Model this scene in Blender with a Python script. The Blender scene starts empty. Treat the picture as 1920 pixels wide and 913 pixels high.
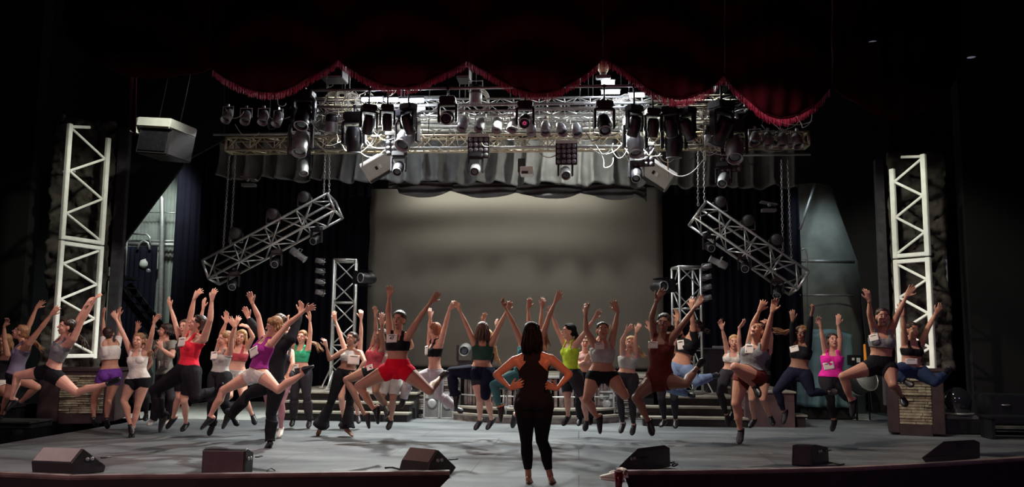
import bpy, bmesh, math, random
import numpy as np
from mathutils import Vector, Matrix, Euler
from mathutils.bvhtree import BVHTree
PI = math.pi
S = bpy.context.scene
C = S.collection
rnd = random.Random(7)

# ------------------------------------------------------------------ camera
FPX = 1600.0
YAW, PITCH, ROLL, CAMH = math.radians(4.5), math.atan(189 / FPX), math.radians(0.5), 1.44
CR = Matrix.Rotation(YAW, 3, 'Z') @ Matrix.Rotation(PI / 2 + PITCH, 3, 'X') @ Matrix.Rotation(ROLL, 3, 'Z')
CP = Vector((0, 0, CAMH))
cd = bpy.data.cameras.new('camera'); cam = bpy.data.objects.new('camera', cd); C.objects.link(cam)
cam.matrix_world = Matrix.Translation(CP) @ CR.to_4x4()
cd.sensor_width = 36; cd.lens = FPX / 1920 * 36; cd.clip_end = 200
S.camera = cam
FWD = CR @ Vector((0, 0, -1))
S.view_settings.view_transform = 'Standard'; S.view_settings.look = 'None'
S.view_settings.gamma = 1; S.view_settings.exposure = 0.0
try: S.view_settings.use_curve_mapping = False
except Exception: pass

def ray(u, v): return CR @ Vector(((u - 960) / FPX, (456.5 - v) / FPX, -1))
def W(u, v, Y):                    # a pixel of the photograph at stage depth Y (metres from the camera)
    d = ray(u, v); return CP + d * (Y / d.y)
def G(u, v, z=0.0):                # a pixel on the horizontal plane z
    d = ray(u, v); return CP + d * ((z - CAMH) / d.z)
def px_per_m(p): return FPX / (Vector(p) - CP).dot(FWD)
def PX(p):                         # world -> pixel
    q = CR.transposed() @ (Vector(p) - CP); return (960 + FPX * q.x / -q.z, 456.5 - FPX * q.y / -q.z)

# ------------------------------------------------------------------ world and lights
w = bpy.data.worlds.new('World'); S.world = w; w.use_nodes = True
w.node_tree.nodes['Background'].inputs[0].default_value = (0.25, 0.2, 0.5, 1)
w.node_tree.nodes['Background'].inputs[1].default_value = 0.004

def aim(o, tgt):
    d = Vector(tgt) - o.location; o.rotation_euler = d.to_track_quat('-Z', 'Y').to_euler()
def spot(name, loc, tgt, power, col, size=60, blend=0.6, rad=0.25):
    l = bpy.data.lights.new(name, 'SPOT'); l.energy = power; l.color = col; l.spot_size = math.radians(size)
    l.spot_blend = blend; l.shadow_soft_size = rad
    o = bpy.data.objects.new(name, l); C.objects.link(o); o.location = loc; aim(o, tgt); return o
def area(name, loc, tgt, power, col, sx, sy):
    l = bpy.data.lights.new(name, 'AREA'); l.shape = 'RECTANGLE'; l.size = sx; l.size_y = sy; l.energy = power; l.color = col
    o = bpy.data.objects.new(name, l); C.objects.link(o); o.location = loc; aim(o, tgt); return o
CX = -1.2
# overhead work lights (the bright tubes seen under the valance)
spot('work_light_left', (-3.6, 14.7, 5.35), (-4.2, 12.0, 0), 2300, (0.95, 0.98, 0.93), 136, .5, .14)
spot('work_light_centre', (-1.4, 14.7, 5.35), (-1.4, 12.0, 0), 1000, (0.97, 1.0, 0.94), 136, .5, .14)
spot('work_light_right', (0.8, 14.7, 5.35), (1.6, 12.2, 0), 1350, (0.92, 0.97, 0.97), 136, .5, .14)
spot('work_light_rear', (-1.3, 15.9, 5.2), (-1.3, 15.9, 0), 420, (0.95, 1.0, 0.90), 96, .5, .15)
spot('rig_glow_left', W(745, 186, 16.3), W(745, 260, 15.0), 230, (0.92, 0.94, 1.0), 160, .3, .1)
spot('rig_glow_right', W(1150, 176, 16.3), W(1150, 260, 15.0), 250, (0.92, 0.94, 1.0), 160, .3, .1)
spot('rig_glow_centre', W(960, 186, 16.3), W(960, 260, 15.2), 150, (1.0, 0.98, 0.88), 160, .3, .1)
spot('truss_warm_left', W(560, 120, 15.2), W(860, 262, 15.3), 150, (1.0, 0.88, 0.62), 70, .8, .1)
spot('truss_warm_right', W(1420, 130, 15.2), W(1060, 270, 15.3), 150, (1.0, 0.92, 0.70), 70, .8, .1)
spot('border_wash_centre', W(1080, 235, 16.5), W(1040, 350, 17.8), 190, (1.0, 1.0, 0.90), 130, 1.0, .1)
spot('border_wash_left', W(700, 235, 16.5), W(760, 350, 17.8), 60, (0.9, 0.95, 1.0), 120, 1.0, .1)
area('screen_wash', W(945, 326, 19.45), W(950, 470, 20.0), 62, (1.0, 0.97, 0.84), 4.6, .08)
# front of house lamps, with added fill spots among them
spot('front_house_left', (-8.5, 0.0, 6.8), (-4.9, 12, 1.0), 800, (1.0, 0.74, 0.66), 44, .8, .12)
spot('front_house_centre', (-4.5, -3.0, 7.5), (-1.2, 12, 0.9), 380, (1.0, 0.66, 0.58), 46, .9, .12)
spot('added_fill_right', (7.0, -1.0, 7.0), (3.2, 12.2, 1.3), 200, (1.0, 0.74, 0.62), 36, .8, .12)  # unseen fill added to brighten the dancers at the right
spot('cross_key_right', (-0.6, 9.6, 6.6), (4.4, 12.4, 0.6), 1250, (1.0, 0.84, 0.70), 54, .5, .10)
spot('cross_key_left', (-1.8, 9.6, 6.6), (-6.0, 12.2, 0.6), 1150, (1.0, 0.80, 0.68), 54, .5, .10)
spot('violet_fill_right', (8.5, 3.0, 6.0), (5.5, 11.5, 0), 240, (0.62, 0.42, 1.0), 60, .9, .3)  # violet fills added to tint the floor towards its edges
spot('violet_fill_left', (-9.5, 3.0, 6.0), (-6.5, 11.5, 0), 160, (0.62, 0.42, 1.0), 60, .9, .3)
spot('added_pedestal_fill', (3.0, 7.0, 5.0), W(1718, 740, 14.7), 260, (1.0, .86, .66), 13, .6, .08)  # narrow spot added to brighten the stone of the right pedestal
spot('side_boom_left', (-9.6, 11.0, 4.2), (-1.0, 13.0, 1.2), 420, (1.0, 0.80, 0.60), 60, .9, .12)
spot('front_red', (0.9, 1.0, 5.6), (-.42, 9.12, 1.33), 1250, (1.0, 0.30, 0.12), 9, .8, .1)
spot('front_magenta', (0.0, -2.0, 2.2), (-1.0, 12.0, 1.5), 160, (1.0, 0.22, 0.42), 60, .7, .3)
for hx_ in (-3.3, -1.2, 1.3): spot('hem_rose_fill', (hx_, 10.9, 2.5), (hx_, 12.1, 4.9), 26, (1.0, 0.08, 0.26), 100, 1.0, .3)  # unseen spots added for the red glow along the valance hem
spot('apron_rose', (-6.5, 2.0, 6.0), (-5.0, 9.9, 0.0), 420, (1.0, 0.50, 0.46), 60, .9, .2)
spot('upstage_right_blue', W(1520, 330, 17.9), W(1550, 560, 19.2), 60, (0.75, 0.92, 1.0), 100, .8, .2)
spot('upstage_left_fill', W(300, 250, 17.2), W(275, 480, 19.4), 460, (0.9, 1.0, 0.95), 70, .8, .2)  # added to brighten the left backstage opening
spot('tower_light_left', W(330, 60, 12.5), W(150, 460, 14.4), 420, (1.0, 1.0, 0.84), 60, .8, .1)
spot('tower_light_right', W(1600, 100, 12.5), W(1715, 480, 15.0), 420, (1.0, 1.0, 0.84), 60, .8, .1)

# ------------------------------------------------------------------ materials
MATS = {}
def mat(name, col, rough=.7, metal=0.0, noise=0.0, nscale=8.0, bump=0.0, bscale=40.0, spec=.5, emit=None, estr=1.0, sheen=0.0, trans=0.0, col2=None):
    if name in MATS: return MATS[name]
    m = bpy.data.materials.new(name); m.use_nodes = True; nt = m.node_tree; b = nt.nodes['Principled BSDF']
    b.inputs['Roughness'].default_value = rough; b.inputs['Metallic'].default_value = metal
    b.inputs['Specular IOR Level'].default_value = spec
    if sheen: b.inputs['Sheen Weight'].default_value = sheen
    if trans: b.inputs['Transmission Weight'].default_value = trans
    c = (*col, 1); b.inputs['Base Color'].default_value = c
    tc = nt.nodes.new('ShaderNodeTexCoord')
    if noise or col2:
        n = nt.nodes.new('ShaderNodeTexNoise'); n.inputs['Scale'].default_value = nscale; n.inputs['Detail'].default_value = 6
        nt.links.new(tc.outputs['Object'], n.inputs['Vector'])
        r = nt.nodes.new('ShaderNodeValToRGB')
        r.color_ramp.elements[0].position = .3; r.color_ramp.elements[1].position = .7
        if col2: lo, hi = (*col, 1), (*col2, 1)
        else:
            lo = tuple(x * (1 - noise) for x in col) + (1,); hi = tuple(min(1, x * (1 + noise)) for x in col) + (1,)
        r.color_ramp.elements[0].color = lo; r.color_ramp.elements[1].color = hi
        nt.links.new(n.outputs['Fac'], r.inputs[0]); nt.links.new(r.outputs[0], b.inputs['Base Color'])
    if bump:
        n2 = nt.nodes.new('ShaderNodeTexNoise'); n2.inputs['Scale'].default_value = bscale; n2.inputs['Detail'].default_value = 4
        nt.links.new(tc.outputs['Object'], n2.inputs['Vector'])
        bp = nt.nodes.new('ShaderNodeBump'); bp.inputs['Strength'].default_value = bump; bp.inputs['Distance'].default_value = .02
        nt.links.new(n2.outputs['Fac'], bp.inputs['Height']); nt.links.new(bp.outputs[0], b.inputs['Normal'])
    if emit:
        b.inputs['Emission Color'].default_value = (*emit, 1); b.inputs['Emission Strength'].default_value = estr
    MATS[name] = m; return m

M_black = mat('matt_black', (.004, .004, .005), .85, noise=.3)
M_blackwall = mat('black_wall', (.003, .003, .004), .95, noise=.3, nscale=2)
M_fixture = mat('fixture_black', (.010, .010, .013), .42, noise=.3, nscale=20)
M_fixgrey = mat('fixture_grey', (.30, .31, .31), .42, .3, noise=.15, nscale=15)
M_alu = mat('aluminium', (.56, .57, .55), .36, .75, noise=.12, nscale=20)
M_alud = mat('dull_aluminium', (.40, .41, .40), .45, .6, noise=.2, nscale=12)
M_whitemetal = mat('white_painted_steel', (.80, .82, .76), .55, 0, noise=.08, nscale=8)
M_goldalu = mat('warm_aluminium', (.62, .55, .40), .42, .5, noise=.15)
M_glass = mat('lens_glass', (.03, .035, .05), .08, 0, spec=.9)
M_glassgrey = mat('frosted_lens', (.15, .15, .155), .3, 0)
M_cable = mat('pale_cable', (.55, .53, .47), .6)
M_cabled = mat('black_cable', (.02, .02, .02), .5)
M_velvet = mat('red_velvet', (.030, .0006, .004), .9, spec=.1, sheen=.0, noise=.25, nscale=3)
M_fringe = mat('red_fringe', (.30, .006, .05), .7, noise=.5, nscale=30)
M_drape = mat('black_drape', (.007, .007, .015), .9, noise=.3, nscale=2, spec=.15)
M_border = mat('grey_border_cloth', (.14, .142, .14), .9, noise=.25, nscale=3, bump=.2, bscale=30)
M_swag = mat('dark_swag_cloth', (.17, .172, .18), .9, noise=.25, nscale=3, bump=.2, bscale=20)
M_screen = mat('grey_projection_cloth', (.155, .148, .128), .8, noise=.04, nscale=1.2, bump=.03, bscale=60)
M_wood = mat('dark_red_wood', (.024, .009, .012), .55, noise=.4, nscale=5, bump=.1)
M_steptop = mat('worn_step_top', (.24, .22, .18), .6, noise=.3, nscale=4)
M_steprise = mat('black_riser', (.014, .012, .013), .8, noise=.4, nscale=3)
M_plumrise = mat('plum_riser', (.075, .040, .042), .75, noise=.4, nscale=3)
M_stone = mat('stacked_stone', (.24, .20, .14), .85, noise=.45, nscale=9, bump=.6, bscale=50)
M_stonedark = mat('mottled_slate', (.24, .21, .19), .85, noise=.55, nscale=8, bump=.6, bscale=40)  # brown-grey slate, tone varied by noise
M_rock = mat('carved_rock', (.010, .008, .009), .9, nscale=3.2, bump=1.0, bscale=9, col2=(.075, .065, .05))
M_monitor = mat('speaker_paint', (.030, .027, .030), .42, noise=.2, nscale=20)
M_monlight = mat('grey_speaker_paint', (.50, .51, .47), .5, noise=.08)
M_rust = mat('rusty_plank', (.16, .12, .115), .7, noise=.7, nscale=7, bump=.4)
M_backwall = mat('grey_backstage_wall', (.27, .30, .27), .8, noise=.3, nscale=2, bump=.2)
M_tarp = mat('teal_tarpaulin', (.09, .16, .18), .6, noise=.3, nscale=3, bump=.3, bscale=8)
M_case = mat('road_case_grey', (.10, .10, .10), .5, noise=.4, nscale=5)
M_floorlight = mat('pale_floor', (.34, .37, .35), .6, noise=.2, nscale=3)
M_paper = mat('white_paper', (.80, .78, .74), .8)
M_ink = mat('dark_ink', (.05, .05, .06), .8)
M_orange = mat('orange_plastic', (.8, .25, .02), .5)

def floor_material():
    m = bpy.data.materials.new('worn_shaded_stage_floor'); m.use_nodes = True; nt = m.node_tree; b = nt.nodes['Principled BSDF']
    L = nt.links.new; tc = nt.nodes.new('ShaderNodeTexCoord')
    mp = nt.nodes.new('ShaderNodeMapping'); mp.inputs['Scale'].default_value = (.35, 1.0, 1); L(tc.outputs['Object'], mp.inputs[0])
    n = nt.nodes.new('ShaderNodeTexNoise'); n.inputs['Scale'].default_value = 1.6; n.inputs['Detail'].default_value = 9; n.inputs['Roughness'].default_value = .65
    L(mp.outputs[0], n.inputs['Vector'])
    r = nt.nodes.new('ShaderNodeValToRGB'); e = r.color_ramp.elements
    e[0].position = .32; e[0].color = (.078, .085, .096, 1); e[1].position = .68; e[1].color = (.188, .200, .208, 1)  # cloudy tones: floor marks, plus dancers' soft shadows put into the colour
    L(n.outputs['Fac'], r.inputs[0])
    # pale scuffs
    n2 = nt.nodes.new('ShaderNodeTexNoise'); n2.inputs['Scale'].default_value = 9; n2.inputs['Detail'].default_value = 3
    mp2 = nt.nodes.new('ShaderNodeMapping'); mp2.inputs['Scale'].default_value = (.5, 2.2, 1); L(tc.outputs['Object'], mp2.inputs[0]); L(mp2.outputs[0], n2.inputs['Vector'])
    r2 = nt.nodes.new('ShaderNodeValToRGB'); r2.color_ramp.elements[0].position = .70; r2.color_ramp.elements[0].color = (0, 0, 0, 1); r2.color_ramp.elements[1].position = .74; r2.color_ramp.elements[1].color = (1, 1, 1, 1)
    L(n2.outputs['Fac'], r2.inputs[0])
    mx = nt.nodes.new('ShaderNodeMixRGB'); mx.inputs[2].default_value = (.55, .55, .5, 1); L(r2.outputs[0], mx.inputs[0]); L(r.outputs[0], mx.inputs[1])
    # board joints every 1.22 m across, thin dark lines
    br = nt.nodes.new('ShaderNodeTexBrick'); br.offset = .5; br.inputs['Scale'].default_value = 1.0
    br.inputs['Brick Width'].default_value = 2.44; br.inputs['Row Height'].default_value = 1.22; br.inputs['Mortar Size'].default_value = .006
    br.inputs['Color1'].default_value = (1, 1, 1, 1); br.inputs['Color2'].default_value = (.93, .93, .93, 1); br.inputs['Mortar'].default_value = (.2, .2, .2, 1)
    L(tc.outputs['Object'], br.inputs['Vector'])
    mm = nt.nodes.new('ShaderNodeMixRGB'); mm.blend_type = 'MULTIPLY'; mm.inputs[0].default_value = 1; L(mx.outputs[0], mm.inputs[1]); L(br.outputs['Color'], mm.inputs[2])
    L(mm.outputs[0], b.inputs['Base Color'])
    rr = nt.nodes.new('ShaderNodeMapRange'); rr.inputs['To Min'].default_value = .28; rr.inputs['To Max'].default_value = .55
    L(n.outputs['Fac'], rr.inputs['Value']); L(rr.outputs[0], b.inputs['Roughness'])
    return m
M_floor = floor_material()

# ------------------------------------------------------------------ mesh helpers
class MB:
    def __init__(s): s.v = []; s.f = []; s.mi = []; s.sm = []
    def add(s, vs, fs, mi=0, smooth=False):
        o = len(s.v); s.v += [tuple(x) for x in vs]
        for f in fs: s.f.append(tuple(i + o for i in f)); s.mi.append(mi); s.sm.append(smooth)
    def box(s, c, size, rot=None, mi=0, bev=0.0):
        hx, hy, hz = size[0] / 2, size[1] / 2, size[2] / 2
        if bev > 0:
            b = min(bev, hx * .9, hy * .9, hz * .9); pts = []
            import itertools
            bm = bmesh.new(); bmesh.ops.create_cube(bm, size=1)
            for v in bm.verts: v.co = Vector((v.co.x * size[0], v.co.y * size[1], v.co.z * size[2]))
            bmesh.ops.bevel(bm, geom=bm.edges[:], offset=b, segments=2, affect='EDGES')
            vs = [v.co.copy() for v in bm.verts]; fs = [[v.index for v in f.verts] for f in bm.faces]; bm.free()
        else:
            vs = [Vector((x * hx, y * hy, z * hz)) for x in (-1, 1) for y in (-1, 1) for z in (-1, 1)]
            fs = [(0, 1, 3, 2), (4, 6, 7, 5), (0, 4, 5, 1), (2, 3, 7, 6), (0, 2, 6, 4), (1, 5, 7, 3)]
        R = rot if rot is not None else Matrix.Identity(3)
        s.add([R @ v + Vector(c) for v in vs], fs, mi); return s
    def tube(s, p0, p1, r, n=8, r1=None, mi=0, smooth=True):
        return s.path([p0, p1], r, n, [r, r if r1 is None else r1], mi, smooth)
    def path(s, pts, r, n=8, rr=None, mi=0, smooth=True, closed=False, flat=None):
        pts = [Vector(p) for p in pts]; m = len(pts); vs = []; up = None
        for i, p in enumerate(pts):
            if closed: t = pts[(i + 1) % m] - pts[i - 1]
            else: t = pts[min(i + 1, m - 1)] - pts[max(i - 1, 0)]
            t = t.normalized() if t.length > 1e-9 else Vector((0, 0, 1))
            if up is None:
                up = Vector((0, 0, 1)) if abs(t.z) < .9 else Vector((1, 0, 0))
            a = t.cross(up)
            if a.length < 1e-5: a = t.orthogonal()
            a.normalize(); b = a.cross(t).normalized(); up = b
            q = rr[i] if rr else r
            for k in range(n):
                an = 2 * PI * k / n; vs.append(p + a * (math.cos(an) * q) + b * (math.sin(an) * q * (flat or 1)))
        fs = []
        for i in range(m if closed else m - 1):
            j = (i + 1) % m
            for k in range(n):
                fs.append((i * n + k, i * n + (k + 1) % n, j * n + (k + 1) % n, j * n + k))
        if not closed: fs += [tuple(range(n))[::-1], tuple(range((m - 1) * n, m * n))]
        s.add(vs, fs, mi, smooth); return s
    def lathe(s, prof, c=(0, 0, 0), axis=(0, 0, 1), n=20, mi=0, smooth=True):
        ax = Vector(axis).normalized(); a = ax.orthogonal().normalized(); b = ax.cross(a); c = Vector(c); vs = []
        for (r, h) in prof:
            for k in range(n):
                an = 2 * PI * k / n; vs.append(c + ax * h + a * (r * math.cos(an)) + b * (r * math.sin(an)))
        m = len(prof); fs = []
        for i in range(m - 1):
            for k in range(n): fs.append((i * n + k, i * n + (k + 1) % n, (i + 1) * n + (k + 1) % n, (i + 1) * n + k))
        if prof[0][0] > .03 and prof[-1][0] > .03 and abs(prof[0][1] - prof[-1][1]) < .03 and m in (4, 5):
            for k in range(n): fs.append(((m - 1) * n + k, (m - 1) * n + (k + 1) % n, (k + 1) % n, k))
        else: fs += [tuple(range(n))[::-1], tuple(range((m - 1) * n, m * n))]
        s.add(vs, fs, mi, smooth); return s
    def ell(s, c, r, R=None, n=12, m=8, mi=0, smooth=True):
        R = R or Matrix.Identity(3); c = Vector(c); vs = [c + R @ Vector((0, 0, r[2]))]
        for i in range(1, m):
            th = PI * i / m
            for k in range(n):
                an = 2 * PI * k / n; vs.append(c + R @ Vector((r[0] * math.sin(th) * math.cos(an), r[1] * math.sin(th) * math.sin(an), r[2] * math.cos(th))))
        vs.append(c + R @ Vector((0, 0, -r[2]))); fs = []
        for k in range(n): fs.append((0, 1 + k, 1 + (k + 1) % n))
        for i in range(m - 2):
            for k in range(n): fs.append((1 + i * n + k, 1 + (i + 1) * n + k, 1 + (i + 1) * n + (k + 1) % n, 1 + i * n + (k + 1) % n))
        l = len(vs) - 1
        for k in range(n): fs.append((l, 1 + (m - 2) * n + (k + 1) % n, 1 + (m - 2) * n + k))
        s.add(vs, fs, mi, smooth); return s
    def prism(s, poly, ex, mi=0):       # poly: list of 3D points (one face), ex: extrusion vector
        n = len(poly); p = [Vector(q) for q in poly]; e = Vector(ex)
        s.add(p + [q + e for q in p], [tuple(range(n))[::-1], tuple(range(n, 2 * n))] + [(i, (i + 1) % n, n + (i + 1) % n, n + i) for i in range(n)], mi); return s
    def grid(s, P, mi=0, smooth=True):  # P[i][j] points
        a, b = len(P), len(P[0]); s.add([q for row in P for q in row], [(i * b + j, i * b + j + 1, (i + 1) * b + j + 1, (i + 1) * b + j) for i in range(a - 1) for j in range(b - 1)], mi, smooth); return s
    def build(s, name, mats, parent=None, loc=None, weld=False):
        me = bpy.data.meshes.new(name); me.from_pydata([tuple(v) for v in s.v], [], s.f)
        if not isinstance(mats, (list, tuple)): mats = [mats]
        for m in mats: me.materials.append(m)
        me.polygons.foreach_set('material_index', s.mi); me.polygons.foreach_set('use_smooth', s.sm)
        bm = bmesh.new(); bm.from_mesh(me); bmesh.ops.recalc_face_normals(bm, faces=bm.faces[:]); bm.to_mesh(me); bm.free()
        me.update(); o = bpy.data.objects.new(name, me); C.objects.link(o)
        if parent: o.parent = parent
        if loc is not None: o.location = loc
        return o
def thing(name, label, cat, loc=(0, 0, 0), rot=None, group=None):
    o = bpy.data.objects.new(name, None); C.objects.link(o); o.location = loc; o.empty_display_size = .1
    if rot is not None:
        o.rotation_mode = 'QUATERNION'; o.rotation_quaternion = rot.to_quaternion() if isinstance(rot, Matrix) else rot
    return tag(o, label, cat, group)
def tag(o, label, cat, group=None):
    o['label'] = label; o['category'] = cat
    if group: o['group'] = group
    return o
def struct(o): o['kind'] = 'structure'; return o
def thicken(o, t):
    m = o.modifiers.new('thickness', 'SOLIDIFY'); m.thickness = t; m.offset = 0; return o
def dup(root, loc, rot=None, label=None, group=None):
    r = root.copy(); C.objects.link(r); r.location = loc
    if rot is not None:
        r.rotation_mode = 'QUATERNION'; r.rotation_quaternion = rot.to_quaternion() if isinstance(rot, Matrix) else rot
    if label: r['label'] = label
    if group: r['group'] = group
    for ch in list(root.children):
        c = ch.copy(); C.objects.link(c); c.parent = r
        for g in list(ch.children):
            d = g.copy(); C.objects.link(d); d.parent = c
    return r
ORD = ['first', 'second', 'third', 'fourth', 'fifth', 'sixth', 'seventh', 'eighth', 'ninth', 'tenth', 'eleventh', 'twelfth', 'thirteenth', 'fourteenth', 'fifteenth', 'sixteenth']
# ------------------------------------------------------------------ the stage house
apron_px = [(-500, 905), (-120, 880), (0, 886), (130, 892), (240, 890), (380, 889), (600, 886), (843, 883)]
apron_pr = [(1172, 883), (1300, 882), (1440, 880), (1600, 876), (1700, 871), (1810, 865), (1920, 858), (2150, 842), (2500, 815)]
CURB = .07
AL = [G(u, v, CURB) for u, v in apron_px]; AR = [G(u, v, CURB) for u, v in apron_pr]
fl = MB()
YB = 24.0
def strip(pts, y1):
    for a, b in zip(pts[:-1], pts[1:]):
        fl.add([(a.x, a.y + .02, 0), (b.x, b.y + .02, 0), (b.x, y1, 0), (a.x, y1, 0)], [(0, 1, 2, 3)])
strip(AL, YB); strip(AR, YB)
a, b = AL[-1], AR[0]
fl.add([(a.x, 5.5, 0), (b.x, 5.5, 0), (b.x, b.y + .02, 0), (b.x, YB, 0), (a.x, YB, 0), (a.x, a.y + .02, 0)], [(0, 1, 2, 3, 4, 5)])
o = fl.build('floor', M_floor); struct(o)
def curb(pts, name):
    m = MB()
    for p, q in zip(pts[:-1], pts[1:]):
        d = (q - p).normalized(); nrm = Vector((-d.y, d.x, 0)); e = d * .003
        a0, a1 = p - e, q + e
        m.prism([a0 + Vector((0, 0, -.022)), a0, a0 + nrm * .10, a0 + nrm * .10 + Vector((0, 0, -.068)), a0 + nrm * .02 + Vector((0, 0, -.068))], a1 - a0)
    struct(m.build(name, mat('curb_wood', (.20, .14, .13), .45, noise=.3, nscale=6)))
curb(AL, 'trim_1'); curb(AR, 'trim_2')
m = MB()
for pts in (AL, AR):
    for p, q in zip(pts[:-1], pts[1:]):
        m.add([(p.x, p.y + .01, CURB - .018), (q.x, q.y + .01, CURB - .018), (q.x, q.y + .02, -1.2), (p.x, p.y + .02, -1.2)], [(0, 1, 2, 3)])
a, b = AL[-1], AR[0]
for p in (a, b): m.add([(p.x, 5.5, 0), (p.x, p.y, 0), (p.x, p.y, -1.2), (p.x, 5.5, -1.2)], [(0, 1, 2, 3)])
struct(m.build('wall_front', mat('apron_front', (.012, .005, .009), .8, noise=.3)))
struct(MB().box((0, 9, -1.25), (40, 14, .1)).build('floor_auditorium', M_blackwall))
struct(MB().box((0, 24.1, 4.5), (34, .2, 11)).build('wall_back', M_blackwall))
struct(MB().box((-13.2, 15, 4.5), (.2, 18, 11)).build('wall_left', M_blackwall))
struct(MB().box((12.6, 15, 4.5), (.2, 18, 11)).build('wall_right', M_blackwall))
struct(MB().box((0, 17.3, 9.6), (34, 13.6, .2)).build('ceiling', M_blackwall))
# proscenium side returns (black) either side of the truss frames
pl = W(60, 400, 15.2); struct(MB().box((pl.x - 3.0, 15.4, 4.5), (5.8, .3, 9.6)).build('wall_left_return', M_blackwall))
pr = W(1800, 400, 16.0); struct(MB().box((pr.x + 2.6, 16.2, 4.5), (5.0, .3, 9.6)).build('wall_right_return', M_blackwall))
# paler upstage floor covering, seen left and right of the steps
for nm, u0, u1 in (('floor_upstage_left', 196, 470), ('floor_upstage_right', 1512, 1690)):
    y0 = G((u0 + u1) / 2, 786 if u0 < 500 else 787).y
    x0, x1 = W(u0, 786, y0).x, W(u1, 786, y0).x
    struct(MB().box(((x0 + x1) / 2, (y0 + 20.5) / 2, .005), (x1 - x0, 20.5 - y0, .012)).build(nm, M_floorlight))

# ------------------------------------------------------------------ drapery
def drape(name, u0, u1, vtop, vbot_fn, Y, m, label, cat='curtain', folds=.25, amp=.07, zb=None, group=None, seed=1, topclip=None, flare=0, pleat=False):
    r = random.Random(seed)
    a = W(u0, 500, Y); b = W(u1, 500, Y); L = abs(b.x - a.x); nx = max(30, int(L / .035)); nz = 24
    ph = [r.uniform(.7, 1.3) for _ in range(400)]
    P = []; acc = 0
    xs = []; phs = []
    for i in range(nx + 1):
        t = i / nx; xs.append(a.x + (b.x - a.x) * t); k = int(t * L / folds)
        acc += (L / nx) / folds * 2 * PI * ph[min(k, 399)]; phs.append(acc)
    ztop = W((u0 + u1) / 2, vtop, Y).z
    for j in range(nz + 1):
        row = []
        for i in range(nx + 1):
            t = i / nx; u = u0 + (u1 - u0) * t
            zbt = zb if zb is not None else W(u, vbot_fn(u), Y).z
            zt = ztop if topclip is None else topclip(t, ztop)
            h = j / nz; z = zt + (zbt - zt) * h
            am = amp * (.45 + .55 * h)
            y = Y + am * math.sin(phs[i] + .25 * math.sin(3 * h + t * 9)) + am * .3 * math.sin(phs[i] * 2.3 + 1) - flare * h * h
            if pleat: y = Y - am * (1 - 2 * abs(math.sin(phs[i] * .5 + .15 * math.sin(4 * h + t * 19))) ** .7) - .05 * math.exp(-((h - .96) / .05) ** 2)
            row.append((xs[i] + .012 * math.sin(h * 5 + phs[i]), y, z))
        P.append(row)
    o = MB().grid(P).build(name, m); thicken(o, .012)
    if label: tag(o, label, cat, group)
    return o
drape('stage_curtain', 318, 694, 300, None, 20.4, M_drape, 'tall black pleated drape left of the projection screen', zb=.02, folds=.22, amp=.08, seed=3)
drape('stage_curtain', 1240, 1504, 300, None, 20.4, M_drape, 'tall black pleated drape right of the projection screen', zb=.02, folds=.22, amp=.08, seed=4)
drape('stage_curtain', 322, 372, 285, None, 18.6, M_drape, 'narrow black leg curtain between the tall left drape and backstage opening', zb=.02, folds=.2, amp=.06, seed=5)
drape('stage_curtain', 1478, 1502, 285, None, 18.8, M_drape, 'narrow black leg curtain beside the grey right backstage wall', zb=.02, folds=.2, amp=.06, seed=6)
drape('border_curtain', 400, 1500, 262, lambda u: 337 + 3 * math.sin(u / 17) + 2 * math.sin(u / 7.3) + (u - 540) * .016, 17.8, M_border, 'grey pleated border curtain hanging behind the lighting rig above the screen', folds=.34, amp=.15, seed=8, pleat=True)
# swagged cloth under the border, along the top edge of the screen
def swag_cloth():
    P = []; Y = 18.28; us = [728 + (1212 - 728) * i / 110 for i in range(111)]
    for j in range(15):
        h = j / 14; row = []
        for i, u in enumerate(us):
            t = (u - 728) / 484
            vt = 340 + t * 8; seg = (t * 4.0) % 1
            dip = 4 * seg * (1 - seg)
            vb = 357 + 11 * dip + t * 6
            if t < .04: vb = 352
            if t > .95: vb = 366 + (t - .95) * 240
            v = vt + (vb - vt) * h
            p = W(u, v, Y); y = Y + .055 * math.sin(h * 14 + dip * 5 + seg * 3) + .05 * math.sin(t * 34 + h * 3)
            row.append((p.x, y, p.z))
        P.append(row)
    o = MB().grid(P).build('swag_cloth', M_swag); thicken(o, .01)
    tag(o, 'dark grey gathered swag cloth along the top edge of the screen', 'curtain')
swag_cloth()

# projection screen
Ys = 20.0
P = []
a = W(691, 500, Ys); b = W(1243, 500, Ys); zt = W(960, 352, Ys).z; zb = W(960, 690, Ys).z
for j in range(61):
    h = j / 60; row = []
    for i in range(41):
        t = i / 40
        y = Ys + .075 * math.sin(h * 26 + 1.2 * math.sin(t * 3) + .6) * math.exp(-h * 3.0) * (1.2 - .7 * t) + .015 * math.sin(h * 9 + t * 2)
        row.append((a.x + (b.x - a.x) * t, y, zt + (zb - zt) * h))
    P.append(row)
scr = thing('projection_screen', 'large grey projection screen hanging centre stage behind the dancers', 'projection screen', ((a.x + b.x) / 2, Ys, zb))
o = MB().grid([[(x - scr.location.x, y - Ys, z - zb) for x, y, z in r] for r in P]).build('screen_cloth', M_screen, scr); thicken(o, .006)
MB().tube((-(b.x - a.x) / 2, 0, -.01), ((b.x - a.x) / 2, 0, -.01), .03, 10).build('bottom_batten', M_black, scr)

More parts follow.
